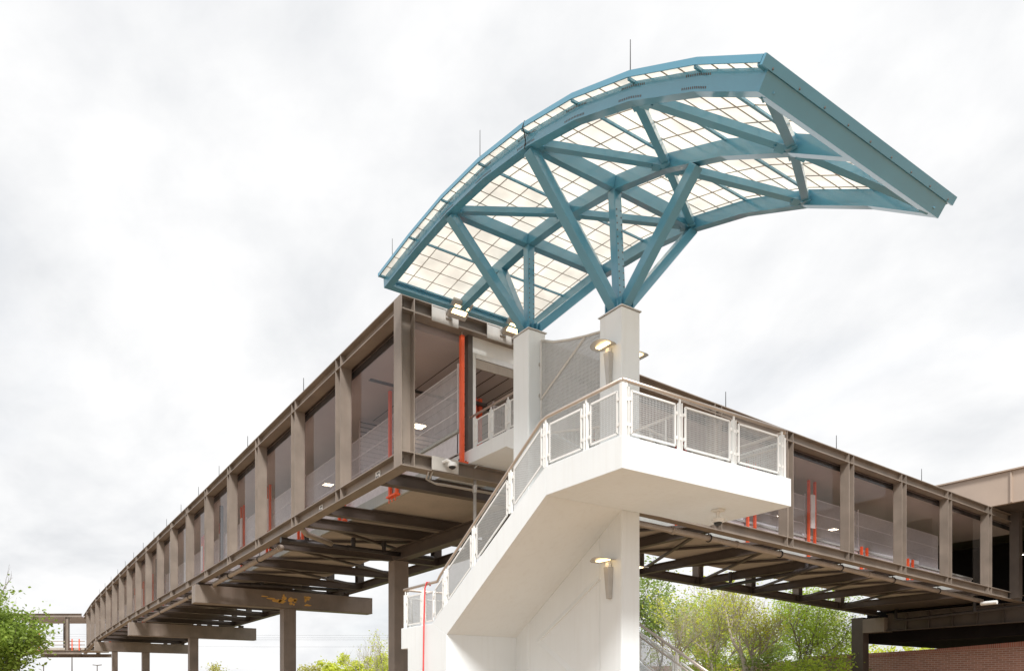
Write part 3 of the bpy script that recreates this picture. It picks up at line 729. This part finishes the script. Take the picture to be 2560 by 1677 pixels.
# 3 right end of landing and up the right side of the upper flight
xe = XE-.055
t = railing('steel mesh railing on the far right side of landing and upper flight', (xe, -6, 8))
s2 = (ZW-ZL)/(-3.07+7.865)
z2 = lambda y: ZL if y < -7.87 else min(ZW, ZL + s2*(y+7.87))
ps = [-9.95, -8.6, -7.4, -6, -4.6, -3.2, -1.7, -.25]
for y in ps: rpost(t, xe, y, z2(y)+.002, z2(y)+.95, (0, 1, 0))
for a, b in zip(ps, ps[1:]): rpanel(t, (xe, a+.12, z2(a+.12)+.08), (xe, b-.12, z2(b-.12)+.08), .8, .06, .014)
handrail(t, [(xe, -10.0, 7.55), (xe, -7.9, 7.55), (xe, -3.1, ZW+1.07), (xe, -.1, ZW+1.07)])
handrail(t, [(xe-.12, -9.9, 7.2), (xe-.12, -7.9, 7.25), (xe-.12, -3.1, ZW+.75), (xe-.12, -.1, ZW+.75)], .025)
# 4 left side of walkway and upper flight
xw = XR+.055
t = railing('steel mesh railing on the walkway between doorway and rear white column', (xw, -2, 10))
ps = [-.25, -1.15, -2.05, -3.1, -4.5, -6, -7.4]
for y in ps: rpost(t, xw, y, z2(y)+.002, z2(y)+.95, (0, 1, 0))
for a, b in zip(ps, ps[1:]): rpanel(t, (xw, a-.12, z2(a-.12)+.08), (xw, b+.12, z2(b+.12)+.08), .8)
handrail(t, [(xw, .03, ZW+1.07), (xw, -3.0, ZW+1.07), (xw, -7.8, 7.62)])
# 5 inner rail of the lower flight
t = railing('slim steel inner handrail along the centre wall side of the flight', (1.2, -6, 6))
handrail(t, [(1.25, -9.6, 7.4), (1.25, -7.7, 7.4), (1.25, -3.2, 4.5), (1.25, -1.9, 4.5)], .028)
for y in (-9.4, -7.7, -5.4, -3.4, -2.0): 
    m = MB(); m.tube([(1.25, y, zl(y)), (1.25, y, zl(y)+.95)], .022, 6); child(m, 'stanchion', STAIN, t)
t2 = railing('steel mesh railing at the back edge of the lower landing', (1.8, -1.42, 4))
bx = [-.55, .9, 2.4, 3.9]
for x in bx: rpost(t2, x, -1.42, ZK+.002, ZK+.95, (1, 0, 0))
for a, b in zip(bx, bx[1:]): rpanel(t2, (a+.12, -1.42, ZK+.08), (b-.12, -1.42, ZK+.08), .8)
handrail(t2, [(-.68, -1.42, 4.62), (4.4, -1.42, 4.62)])
# 6 bottom flight right side
t = railing('steel mesh railing down the bottom flight right of the front column', (xe, -7, 2.5))
z3 = lambda y: ZK if y > -3.97 else ZK + .6212*(y+3.97)
ps = [-4.1, -5.5, -6.9, -8.3, -9.6]
for y in ps: rpost(t, xe, y, z3(y)+.002, z3(y)+.95, (0, 1, 0))
for a, b in zip(ps, ps[1:]): rpanel(t, (xe, a-.12, z3(a-.12)+.08), (xe, b+.12, z3(b+.12)+.08), .76)
handrail(t, [(xe, -3.9, 4.58), (xe, -9.7, 1.06)]); handrail(t, [(xe-.1, -3.9, 4.3), (xe-.1, -9.7, .76)], .024)
# red hose
t = thing('hose', 'thin red hose looped over the lower handrail and hanging to the ground', 'hose', (-.8, -2.75, 3))
m = MB(); m.tube([(-.64, -2.86, 4.56), (-.66, -2.84, 4.66), (-.71, -2.80, 4.66), (-.76, -2.78, 4.5), (-.79, -2.78, 3.6), (-.82, -2.8, 2.4), (-.86, -2.8, 1.2), (-.9, -2.8, .02)], .022, 8); child(m, 'hose_run', RED, t, smooth=True)

# ------------------------------------------------------------------ wall lamps on the front column
def wall_lamp(x, sg, y, z, label):
    """x = wall face, sg = outward direction, z = head height"""
    t = thing('wall_lamp', label, 'lamp', (x, y, z-.5))
    m = MB()   # tapered sconce body, wide at the top
    zt, zb = z-.12, z-.86
    def ring(zz, w, d): return [(x+sg*.004, y-w, zz), (x+sg*d, y-w*.8, zz), (x+sg*d, y+w*.8, zz), (x+sg*.004, y+w, zz)]
    m.hexa(ring(zb, .055, .1) + ring(zt, .1, .15)); child(m, 'sconce', LAMPG, t, bevel=.006)
    m = MB(); m.box(min(x+sg*.03, x+sg*.11), y-.05, zt+.001, max(x+sg*.03, x+sg*.11), y+.05, z-.011); child(m, 'neck', WPLATE, t)
    # head: thin curved blade, lens-shaped in plan
    m = MB(); n = 12; up = []; lo = []
    for i in range(n+1):
        f = i/n*2-1; wv = .1 + .17*(1-f*f)**.5 if abs(f) < 1 else .1
        cx = x + sg*.24; zz = z + .05*(1-f*f)
        up.append(((cx-wv*.95, y+f*.27, zz+.02), (cx+wv*.95, y+f*.27, zz+.02))); lo.append(((cx-wv, y+f*.28, zz), (cx+wv, y+f*.28, zz)))
    for i in range(n): m.hexa([lo[i][0], lo[i][1], lo[i+1][1], lo[i+1][0], up[i][0], up[i][1], up[i+1][1], up[i+1][0]])
    h = child(m, 'lamp_head', LAMPG, t)
    m = MB(); m.box(x+sg*.24-.06, y-.18, z+.006, x+sg*.24+.06, y+.18, z+.03); child(m, 'led_strip', LED, h)
wall_lamp(1.53, -1, -7.5, 9.70, 'lit grey blade wall lamp on the front column above the landing railing')
wall_lamp(2.125, 1, -7.5, 9.70, 'blade lamp on the hidden right face of the front column at railing height')
wall_lamp(1.53, -1, -7.5, 4.70, 'lit grey blade wall lamp on the front column below the landing')
wall_lamp(2.125, 1, -7.5, 4.62, 'blade lamp peeking out right of the front column below the landing')
# dome camera under the landing
t = thing('dome_camera', 'cream dome camera hanging from the landing underside', 'camera', (3.38, -9.06, 5.5))
m = MB(); m.box(3.27, -9.17, 5.79, 3.49, -8.95, 5.849); child(m, 'mounting_box', WPLATE, t, bevel=.01)
m = MB(); m.tube([(3.38, -9.06, 5.79), (3.38, -9.06, 5.64)], .045, 12); child(m, 'stem', WPLATE, t)
m = MB(); m.lathe((3.38, -9.06, 5.55), [(.05, .09), (.14, .08), (.145, .05), (.13, .045), (.125, 0)], 20); child(m, 'housing', WPLATE, t)
m = MB(); m.lathe((3.38, -9.06, 5.44), [(.02, .03), (.06, .045), (.085, .075), (.095, .108)], 20); child(m, 'dome', BLACKP, t, smooth=True)

# ------------------------------------------------------------------ concourse building at the right
b = thing('concourse_building', 'tan concourse building at the right end with a deep fascia and dark undercroft', 'building', (50, 0, 6))
m = MB(); m.box(40.7, -22, 13.02, 41.0, 12, 14.93)
for k in range(6): m.box(40.62, -1.0-k*3.4, 13.05, 40.7, -.92-k*3.4, 14.85)
m.box(40.55, -22, 14.935, 41.2, 12, 15.02); child(m, 'roof_fascia', BTAN, b)
m = MB(); m.box(41.002, -22, 13.0, 72, 11.5, 13.3); child(m, 'roof', STEELD, b)
m = MB(); m.box(46.3, -24, 5.5, 74, 10.5, 7.9); child(m, 'floor_slab', DARK, b)  # coloured near black for the shade under the building
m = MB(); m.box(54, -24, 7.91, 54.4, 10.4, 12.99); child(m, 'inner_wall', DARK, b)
m = MB(); m.box(46.2, -9, 7.91, 46.5, -.3, 9.0); child(m, 'parapet_wall', CONC, b)
m = MB(); m.box(43.3, -.4, 7.6, 43.8, 0.1, 13.0); child(m, 'post', STEELD, b)
m = MB(); m.tube([(47, .4, 12.99), (47, .4, 10.9)], .03, 6); child(m, 'pendant_rod', LAMPG, b)
m = MB(); m.box(46.6, .1, 10.8, 47.4, .7, 10.9); lg = child(m, 'pendant_lamp', LAMPG, b)
m = MB(); m.box(46.65, .15, 10.79, 47.35, .65, 10.798); child(m, 'lamp_tube', LEDW, lg)
m = MB(); m.box(46.05, -10, 7.6, 46.1, -2, 7.62); child(m, 'yellow_strip', PRIMER, b)
# curved brick wall
def wall_path(pts, z0, tops, m, half=.18, bots=None):
    me = bpy.data.meshes.new('brick_wall'); vs = []; fs = []; uv = []; s = 0
    n = len(pts); acc = [0]
    for p, q in zip(pts, pts[1:]): acc.append(acc[-1] + math.hypot(q[0]-p[0], q[1]-p[1]))
    for i, (x, y) in enumerate(pts):
        a = pts[max(0, i-1)]; c = pts[min(n-1, i+1)]; d = V((c[0]-a[0], c[1]-a[1], 0)).normalized(); nr = V((-d.y, d.x, 0))*half
        for sg in (-1, 1):
            for z in ((bots[i] if bots else z0), tops[i]): vs.append((x+nr.x*sg, y+nr.y*sg, z))
    for i in range(n-1):
        k = 4*i
        for f in ((k, k+4, k+5, k+1), (k+2, k+3, k+7, k+6), (k+1, k+5, k+7, k+3)):
            fs.append(f); uv.append([(acc[i + (1 if v >= k+4 else 0)] + (.15 if (v % 4) > 1 and f[0] == k+1 else 0), vs[v][2] + (.36 if (v % 4) > 1 and f[0] == k+1 else 0)) for v in f])
    fs.append((0, 1, 3, 2)); uv.append([(0, z0), (0, tops[0]), (.36, tops[0]), (.36, z0)])
    me.from_pydata(vs, [], fs); me.materials.append(m); ul = me.uv_layers.new(name='UVMap')
    for p, u in zip(me.polygons, uv):
        for li, c in zip(p.loop_indices, u): ul.data[li].uv = c
    o = bpy.data.objects.new('brick_wall', me); C.objects.link(o); return o
import itertools
def smooth_path(cp, n=8):
    out = []
    for i in range(len(cp)-1):
        p0 = cp[max(0, i-1)]; p1 = cp[i]; p2 = cp[i+1]; p3 = cp[min(len(cp)-1, i+2)]
        for k in range(n):
            t = k/n; out.append(tuple(.5*((2*p1[j]) + (-p0[j]+p2[j])*t + (2*p0[j]-5*p1[j]+4*p2[j]-p3[j])*t*t + (-p0[j]+3*p1[j]-3*p2[j]+p3[j])*t**3) for j in range(3)))
    out.append(cp[-1]); return out
pw = smooth_path([(46.6, -9, 5.32), (47.7, -3, 5.28), (48.3, 2, 5.14), (48.6, 6.5, 4.98), (48.8, 12, 4.9), (48.6, 17, 4.86)])
bw1 = wall_path([(x, y) for x, y, z in pw], 0, [z-.3 for x, y, z in pw], BRICK)
tag(bw1, 'long curved red brick wall below the dark concourse building', 'brick wall')
cpg = wall_path([(x, y) for x, y, z in pw], 0, [z for x, y, z in pw], SOLDIER, .24, [z-.298 for x, y, z in pw]); cpg.name = 'coping'; cpg.parent = bw1
pw2 = smooth_path([(48.6, 17.3, 4.5), (49.5, 24, 4.5), (46, 31, 4.45), (40, 35, 4.35), (32, 39, 4.3)])
bw2 = wall_path([(x, y) for x, y, z in pw2], 0, [z for x, y, z in pw2], BRICK)
tag(bw2, 'lower brick garden wall with pierced openings behind the trees', 'brick wall')
m = MB()
for (x, y), (x2, y2) in (((46, 31), (40, 35)), ((49.5, 24), (46, 31))):
    for f in (.15, .3, .55, .7):
        px, py = x+(x2-x)*f, y+(y2-y)*f
        for dx, dz in ((0, 0), (.3, 0), (.15, .22), (.15, -.22)):
            d = V((x2-x, y2-y, 0)).normalized(); nr = V((d.y, -d.x, 0)); 
            if nr.dot(V((-50, -50, 0))) < 0: nr = -nr
            q = V((px, py, 3.55+dz)) + d*dx + nr*.16
            m.fbox(q, d, nr, V((0,0,1)), (-.07, .07), (-.05, .1), (-.08, .08))
child(m, 'pierced_opening', DARK, bw2)  # dark blocks on the wall face stand in for the shaded openings

# ------------------------------------------------------------------ trees
GREEN1 = sheet('spring_leaf', (.48, .62, .09), .6)
GREEN4 = sheet('tree_leaf', (.29, .40, .075), .55)
GREEN2 = sheet('lime_leaf', (.68, .72, .11), .6)
GREEN3 = sheet('deep_leaf', (.30, .40, .10), .5)
OLIVE = sheet('olive_leaf', (.52, .50, .13), .5)
def tree(name, label, x, y, z, h, spread, nleaf, lsize, leaf, bark=BARK, seed=1, levels=4, bare=.0, trunk=.28, lean=(0, 0), fork=.3, up=.35, group=None, clump=.5):
    rnd = random.Random(seed); t = thing(name, label, 'tree', (x, y, z), group)
    mb = MB(); tips = []
    def grow(p, d, L, r, lv):
        pts = [p]; n = 4; q = p.copy(); dd = d.copy()
        for i in range(n):
            dd = (dd + V((rnd.gauss(0, .14), rnd.gauss(0, .14), rnd.gauss(.03, .1)))).normalized(); q = q + dd*(L/n); pts.append(q.copy())
        r1 = r*.55
        mb.tube(pts, [r + (r1-r)*i/n for i in range(n+1)], 6 if lv < 2 else (4 if lv < 3 else 3), cap=False)
        if lv >= levels-1: tips.extend(pts[2:])
        elif lv >= levels-2: tips.append(pts[-1])
        if lv < levels:
            k = rnd.choice((2, 3, 3)) if lv else rnd.choice((4, 5))
            for i in range(k):
                s = rnd.uniform(fork, 1) if lv == 0 else rnd.uniform(.35, 1); j = min(n-1, int(s*n)); bp = pts[j] + (pts[j+1]-pts[j])*(s*n-j)
                ax = V((rnd.gauss(0, 1), rnd.gauss(0, 1), 0)); ax = ax.normalized() if ax.length > .01 else V((1, 0, 0))
                nd = (dd*.7 + ax*spread + V((0, 0, up))).normalized()
                grow(bp, nd, L*rnd.uniform(.55, .78), r*rnd.uniform(.4, .58), lv+1)
            grow(q, (dd+V((rnd.gauss(0,.2), rnd.gauss(0,.2), .2))).normalized(), L*.7, r1, lv+1)
    grow(V((x, y, z)), V((lean[0], lean[1], 1)).normalized(), h*.36, trunk, 0)
    tk = child(mb, 'trunk', bark, t, fix=False, smooth=True)
    if nleaf:
        lb = MB()
        for i in range(nleaf):
            c = rnd.choice(tips); 
            p = c + V((rnd.gauss(0, clump), rnd.gauss(0, clump), rnd.gauss(0, clump*.75)))
            a = V((rnd.gauss(0, 1), rnd.gauss(0, 1), rnd.gauss(0, .6))).normalized(); bb = a.cross(V((rnd.gauss(0, 1), rnd.gauss(0, 1), rnd.gauss(0, 1)))).normalized()
            s = lsize*rnd.uniform(.6, 1.3)
            lb.add([p-a*s*.5, p+bb*s*.28, p+a*s*.5, p-bb*s*.28], [(0, 1, 2, 3)])
        child(lb, 'crown', leaf, t, fix=False)
    return t
def at(u, d):
    """ground point seen at horizontal photo position u (0..2560) at distance d"""
    a = (u-1124)/1823*d
    return (-10.76 + .8472*a + .5314*d, -19.989 - .5314*a + .8472*d)
# left foreground tree
x, y = at(5, 34); tree('leafy_tree', 'leafy green tree at the left edge in front of the distant footbridge', x, y, 0, 7.4, .75, 19000, .19, GREEN4, seed=5, trunk=.16, levels=4, clump=.4, fork=.2)
x, y = at(-62, 44); tree('bare_tree', 'bare twiggy tree top behind the leafy tree at the left edge', x, y, 0, 9.6, .5, 0, .1, GREEN1, BARK, seed=9, trunk=.16, levels=5)
# distant ones under the left wing
x, y = at(548, 120); tree('round_tree', 'distant round topped yellow green tree between the left wing piers', x, y, 0, 7.0, 1.25, 6500, .36, OLIVE, seed=12, trunk=.25, clump=.6, up=.1)
x, y = at(790, 135); tree('pale_tree', 'small pale green tree top right of the nearest pier column', x, y, 0, 7.4, .6, 500, .35, OLIVE, BARKP, seed=14, trunk=.2, clump=.5)
x, y = at(880, 110); tree('lime_tree', 'low bright lime green tree left of the tall brown column', x, y, 0, 7.1, 1.15, 6000, .4, GREEN2, seed=21, trunk=.2, clump=.7, up=.12)
x, y = at(955, 115); tree('lime_tree', 'lime green tree partly behind the tall brown column', x, y, 0, 7.3, 1.15, 5000, .4, GREEN2, seed=22, trunk=.2, clump=.7, up=.12)
x, y = at(912, 100); tree('bare_tree', 'leafless grey tree rising above the lime green tree', x, y, 0, 10.4, .5, 60, .25, OLIVE, BARKP, seed=31, trunk=.13, levels=4)
x, y = at(965, 96); tree('budding_tree', 'thin budding tree just left of the tall brown column', x, y, 0, 11.0, .5, 520, .26, GREEN2, BARKP, seed=33, trunk=.13, levels=4, clump=.35)
# woodland under the right wing: (u, distance, height, leaves, size, leaf, bark, seed, label)
wood = [
 (1640, 66, 15.5, 3000, .34, GREEN3, BARK, 41, 'dark green tree directly right of the front white column'),
 (1668, 52, 9, 260, .2, OLIVE, BARKP, 42, 'thin many stemmed pale shrub tree beside the front column railing'),
 (1745, 72, 14, 1900, .34, GREEN1, BARK, 43, 'mid green tree filling the gap above the bottom flight'),
 (1800, 58, 12.5, 1400, .26, GREEN2, BARKP, 44, 'lime leaved tree with long slanting pale branches'),
 (1880, 54, 10.8, 1300, .24, GREEN2, BARKP, 45, 'short pollarded tree with many upright twigs'),
 (1985, 66, 13, 2400, .28, GREEN1, BARK, 46, 'bright green tree left of the leaning trunk'),
 (2045, 60, 12.5, 1900, .27, GREEN1, BARK, 47, 'leaning dark trunked tree with fresh green leaves'),
 (2105, 66, 12, 420, .25, OLIVE, BARK, 48, 'sparse tree next to the concourse pier column'),
 (1770, 60, 11.5, 700, .22, OLIVE, BARKP, 50, 'slender tree with thin pale stems left of the pollarded tree'),
 (1845, 90, 14, 2200, .36, GREEN2, BARK, 51, 'yellow green background tree glowing behind the pollarded tree'),
 (2075, 80, 12, 1500, .32, GREEN1, BARK, 52, 'light green background tree left of the concourse pier'),
 (1700, 88, 15, 2000, .36, GREEN1, BARKP, 53, 'tall light green background tree right of the dark green tree'),
 (1920, 84, 13, 2000, .38, GREEN3, BARK, 49, 'dark background tree behind the pollarded tree'),
]
for u, d, h, nl, ls, lf, bk, sd, lab in wood:
    x, y = at(u, d)
    tree('woodland_tree', lab, x, y, 1.0, h-1, .62, int(nl*1.9), ls*.78, lf, bk, seed=sd, trunk=.13 if sd != 45 else .3, lean=(-.3, .2) if sd == 47 else (random.uniform(-.1, .1), random.uniform(-.1, .1)), levels=5 if bk is BARKP else 4, clump=.5, fork=.2, up=.2, group='trees behind the right wing')
def bush(label, u, d, z, r, h, nl, ls, leaf, seed):
    rnd = random.Random(seed); x, y = at(u, d); t = thing('bush', label, 'bush', (x, y, z)); lb = MB(); sb = MB()
    cl = [(rnd.uniform(-r, r), rnd.uniform(-r, r), rnd.uniform(.1, h)) for _ in range(26)]
    for a, b_, c in cl: sb.tube([(x+a*.1, y+b_*.1, z), (x+a*.6, y+b_*.6, z+c*.6), (x+a, y+b_, z+c)], [.03, .02, .008], 4)
    for i in range(nl):
        a, b_, c = rnd.choice(cl); p = V((x+a, y+b_, z+c)) + V((rnd.gauss(0, .35), rnd.gauss(0, .35), rnd.gauss(0, .3)))
        q = V((rnd.gauss(0, 1), rnd.gauss(0, 1), rnd.gauss(0, .6))).normalized(); w = q.cross(V((rnd.gauss(0, 1), rnd.gauss(0, 1), rnd.gauss(0, 1)))).normalized(); s = ls*rnd.uniform(.6, 1.3)
        lb.add([p-q*s*.5, p+w*s*.3, p+q*s*.5, p-w*s*.3], [(0, 1, 2, 3)])
    child(sb, 'stems', BARK, t, fix=False); child(lb, 'foliage', leaf, t, fix=False)
bush('bright green bush in front of the pierced brick wall', 2020, 50, 1, 2.2, 3.6, 2400, .22, GREEN1, 61)
bush('yellow green bush left of the pollarded tree', 1790, 62, 1, 2.6, 4.2, 1800, .24, GREEN2, 62)
bush('ivy dark bush around the pollarded trunk', 1905, 53.5, 1, 1.0, 3.2, 1400, .2, GREEN3, 63)
bush('lime bush on the bank beyond the curved brick wall', 2230, 80, 4.5, 3.4, 2.6, 1800, .3, GREEN2, 64)
bush('green bush on the bank beyond the dark undercroft', 2340, 84, 4.4, 3.2, 2.2, 1400, .3, GREEN1, 65)
bush('broad lime green shrub mass under the left wing, nearer the pier column', 850, 108, 2.7, 3.6, 3.6, 4200, .36, GREEN2, 71)
bush('broad yellow green shrub mass left of the tall brown column', 925, 104, 2.8, 4.2, 4.0, 5200, .36, GREEN2, 72)
bush('small pale green shrub top between pier column and lime shrubs', 775, 112, 3.2, 2.2, 2.7, 1500, .34, OLIVE, 73)
bush('dark green undergrowth bush left of the leaning trunk', 1965, 56, 1, 2.4, 3.4, 2600, .2, GREEN3, 74)
bush('light green undergrowth bush behind the bottom flight rail', 1720, 54, 1, 2.4, 3.6, 2400, .2, GREEN1, 75)
bush('dark green undergrowth bush near the concourse pier', 2080, 58, 1, 2.2, 3.4, 2200, .2, GREEN3, 76)
bush('dark olive undergrowth bush between the lime trees', 1840, 66, 1, 3.0, 4.6, 2800, .22, GREEN3, 77)
bush('olive bush at the foot of the dark green tree', 1700, 57, 1, 2.0, 4.5, 900, .2, OLIVE, 66)
x, y = at(2170, 50); 

# far street lamps and power lines
for u, v, h, lab in ((109, 140, 7.3, 'plain slim far pole left of the tall mast'), (180, 130, 11, 'tall dark mast standing under the distant footbridge'), (243, 140, 7.2, 'far double headed street lamp under the left wing end')):
    x, y = at(u, v); t = thing('street_lamp', lab, 'lamp post', (x, y, 0))
    m = MB(); m.tube([(x, y, 0), (x, y, h)], [.12, .08], 8); child(m, 'pole', STEELD, t)
    m = MB()
    if u == 243:
        for s in (-1, 1): m.bar((x, y, h), (x+s*.7, y-s*.4, h+.1), .3, .14)
    else: m.bar((x-.05, y, h+.05), (x+.4, y-.25, h+.12), .2, .12)
    child(m, 'lamp_head', STEELD, t)
pl = thing('power_line', 'faint power lines strung across the sky between the piers', 'power line', (0, 0, 0))
for h in (14.6, 14.05, 13.6, 12.05):
    m = MB(); pts = []
    for i in range(25):
        u = -100 + i*75; x, y = at(u, 160); f = (i/24*2-1); pts.append((x, y, h - .5*(1-f*f)+.5))
    m.tube(pts, .014, 4); child(m, 'wire', BLACKP, pl)
for u in (-100, 1700):
    x, y = at(u, 160); m = MB(); m.tube([(x, y, 0), (x, y, 15.6)], [.2, .14], 8); m.bar((x-1.2, y, 14.6), (x+1.2, y, 14.6), .12, .12); child(m, 'pole', BARK, pl)

# ------------------------------------------------------------------ ground
GR = mat('warm_bounce_ground', (.315, .222, .14), .9, 0, .12, .25, 0, None, .1)  # unseen ground; warm tone chosen to bounce light up onto the soffits
m = MB(); m.v = [(-900, -900, -.02), (900, -900, -.02), (900, 900, -.02), (-900, 900, -.02)]; m.f = [(0, 1, 2, 3)]
g = m.build('ground', GR); g['kind'] = 'structure'
m = MB(); GRASS = mat('grass_bank', (.11, .15, .05), .95, 0, .3, 1.2)
m.v = [(30, 10.5, .0), (52, 16, .0), (120, 12, 3.5), (120, 120, 4.5), (20, 120, 3.0), (14, 40, .0), (54.8, 20.5, 3.6), (50, 40, 3.2)]
m.f = [(0, 1, 6, 5), (1, 2, 6), (2, 3, 7, 6), (3, 4, 7), (4, 5, 7), (5, 6, 7)]
g2 = m.build('terrain', GRASS); g2['kind'] = 'structure'

# ------------------------------------------------------------------ world, sun, camera
SUN_EL, SUN_AZ = radians(48), None
sd = V((-.45, -.80, 0)).normalized()*cos(SUN_EL) + V((0, 0, sin(SUN_EL)))     # direction towards the sun (behind and left of the camera)
w = bpy.data.worlds.new('World'); S.world = w; w.use_nodes = True; N = w.node_tree.nodes; L = w.node_tree.links
bg = N['Background']; bg.inputs['Strength'].default_value = .1
sky = N.new('ShaderNodeTexSky'); sky.sky_type = 'NISHITA'; sky.sun_disc = False; sky.sun_elevation = SUN_EL
sky.sun_rotation = math.atan2(sd.x, sd.y); sky.air_density = 1.0; sky.dust_density = 2.0
tc = N.new('ShaderNodeTexCoord'); sep = N.new('ShaderNodeSeparateXYZ'); L.new(tc.outputs['Generated'], sep.inputs[0])
ad = N.new('ShaderNodeMath'); ad.operation = 'ADD'; ad.inputs[1].default_value = .34; L.new(sep.outputs['Z'], ad.inputs[0])
mxz = N.new('ShaderNodeMath'); mxz.operation = 'MAXIMUM'; mxz.inputs[1].default_value = .08; L.new(ad.outputs[0], mxz.inputs[0])
dx = N.new('ShaderNodeMath'); dx.operation = 'DIVIDE'; L.new(sep.outputs['X'], dx.inputs[0]); L.new(mxz.outputs[0], dx.inputs[1])
dy = N.new('ShaderNodeMath'); dy.operation = 'DIVIDE'; L.new(sep.outputs['Y'], dy.inputs[0]); L.new(mxz.outputs[0], dy.inputs[1])
cb_ = N.new('ShaderNodeCombineXYZ'); L.new(dx.outputs[0], cb_.inputs[0]); L.new(dy.outputs[0], cb_.inputs[1])
mp = N.new('ShaderNodeMapping'); mp.inputs['Location'].default_value = (9.1, 4.2, 0); mp.inputs['Rotation'].default_value = (0, 0, .6); mp.inputs['Scale'].default_value = (1.0, .8, 1)
L.new(cb_.outputs[0], mp.inputs['Vector'])
n1 = N.new('ShaderNodeTexNoise'); n1.inputs['Scale'].default_value = 3.0; n1.inputs['Detail'].default_value = 9; n1.inputs['Roughness'].default_value = .56; n1.inputs['Distortion'].default_value = .2
L.new(mp.outputs[0], n1.inputs['Vector'])
cl = N.new('ShaderNodeValToRGB'); e = cl.color_ramp.elements; e[0].position = .30; e[0].color = (4.45, 4.55, 4.7, 1); e[1].position = .60; e[1].color = (5.95, 5.95, 5.96, 1)
x_ = cl.color_ramp.elements.new(.45); x_.color = (5.25, 5.3, 5.38, 1)
L.new(n1.outputs['Fac'], cl.inputs['Fac'])
n2 = N.new('ShaderNodeTexNoise'); n2.inputs['Scale'].default_value = .8; n2.inputs['Detail'].default_value = 5; L.new(mp.outputs[0], n2.inputs['Vector'])
cov = N.new('ShaderNodeValToRGB'); cov.color_ramp.elements[0].position = .32; cov.color_ramp.elements[0].color = (.8,)*3+(1,); cov.color_ramp.elements[1].position = .45; cov.color_ramp.elements[1].color = (1, 1, 1, 1)
L.new(n2.outputs['Fac'], cov.inputs['Fac'])
mx = N.new('ShaderNodeMix'); mx.data_type = 'RGBA'; L.new(cov.outputs['Color'], mx.inputs[0]); L.new(sky.outputs[0], mx.inputs[6]); L.new(cl.outputs['Color'], mx.inputs[7])
L.new(mx.outputs[2], bg.inputs['Color'])
sl = bpy.data.lights.new('sun', 'SUN'); sl.energy = 2.7; sl.angle = radians(12); sl.color = (1, .985, .96)
so = bpy.data.objects.new('sun', sl); C.objects.link(so); so.rotation_euler = sd.to_track_quat('Z', 'Y').to_euler(); so.location = (-20, -40, 50)
cam = bpy.data.cameras.new('camera'); co = bpy.data.objects.new('camera', cam); C.objects.link(co); S.camera = co
co.location = (-10.760, -19.989, 1.6); fw = V((.5314, .8472, 0))
co.rotation_euler = (pi/2, 0, -math.atan2(.5314, .8472))
cam.sensor_fit = 'HORIZONTAL'; cam.sensor_width = 36; cam.lens = 1823/2560*36
cam.shift_x = (1280-1124)/2560; cam.shift_y = (1735-838.5)/2560
cam.clip_end = 3000
S.view_settings.view_transform = 'Standard'; S.view_settings.look = 'None'; S.view_settings.exposure = .8; S.view_settings.gamma = 1
S.cycles.max_bounces = 10; S.cycles.diffuse_bounces = 6; S.cycles.transparent_max_bounces = 16
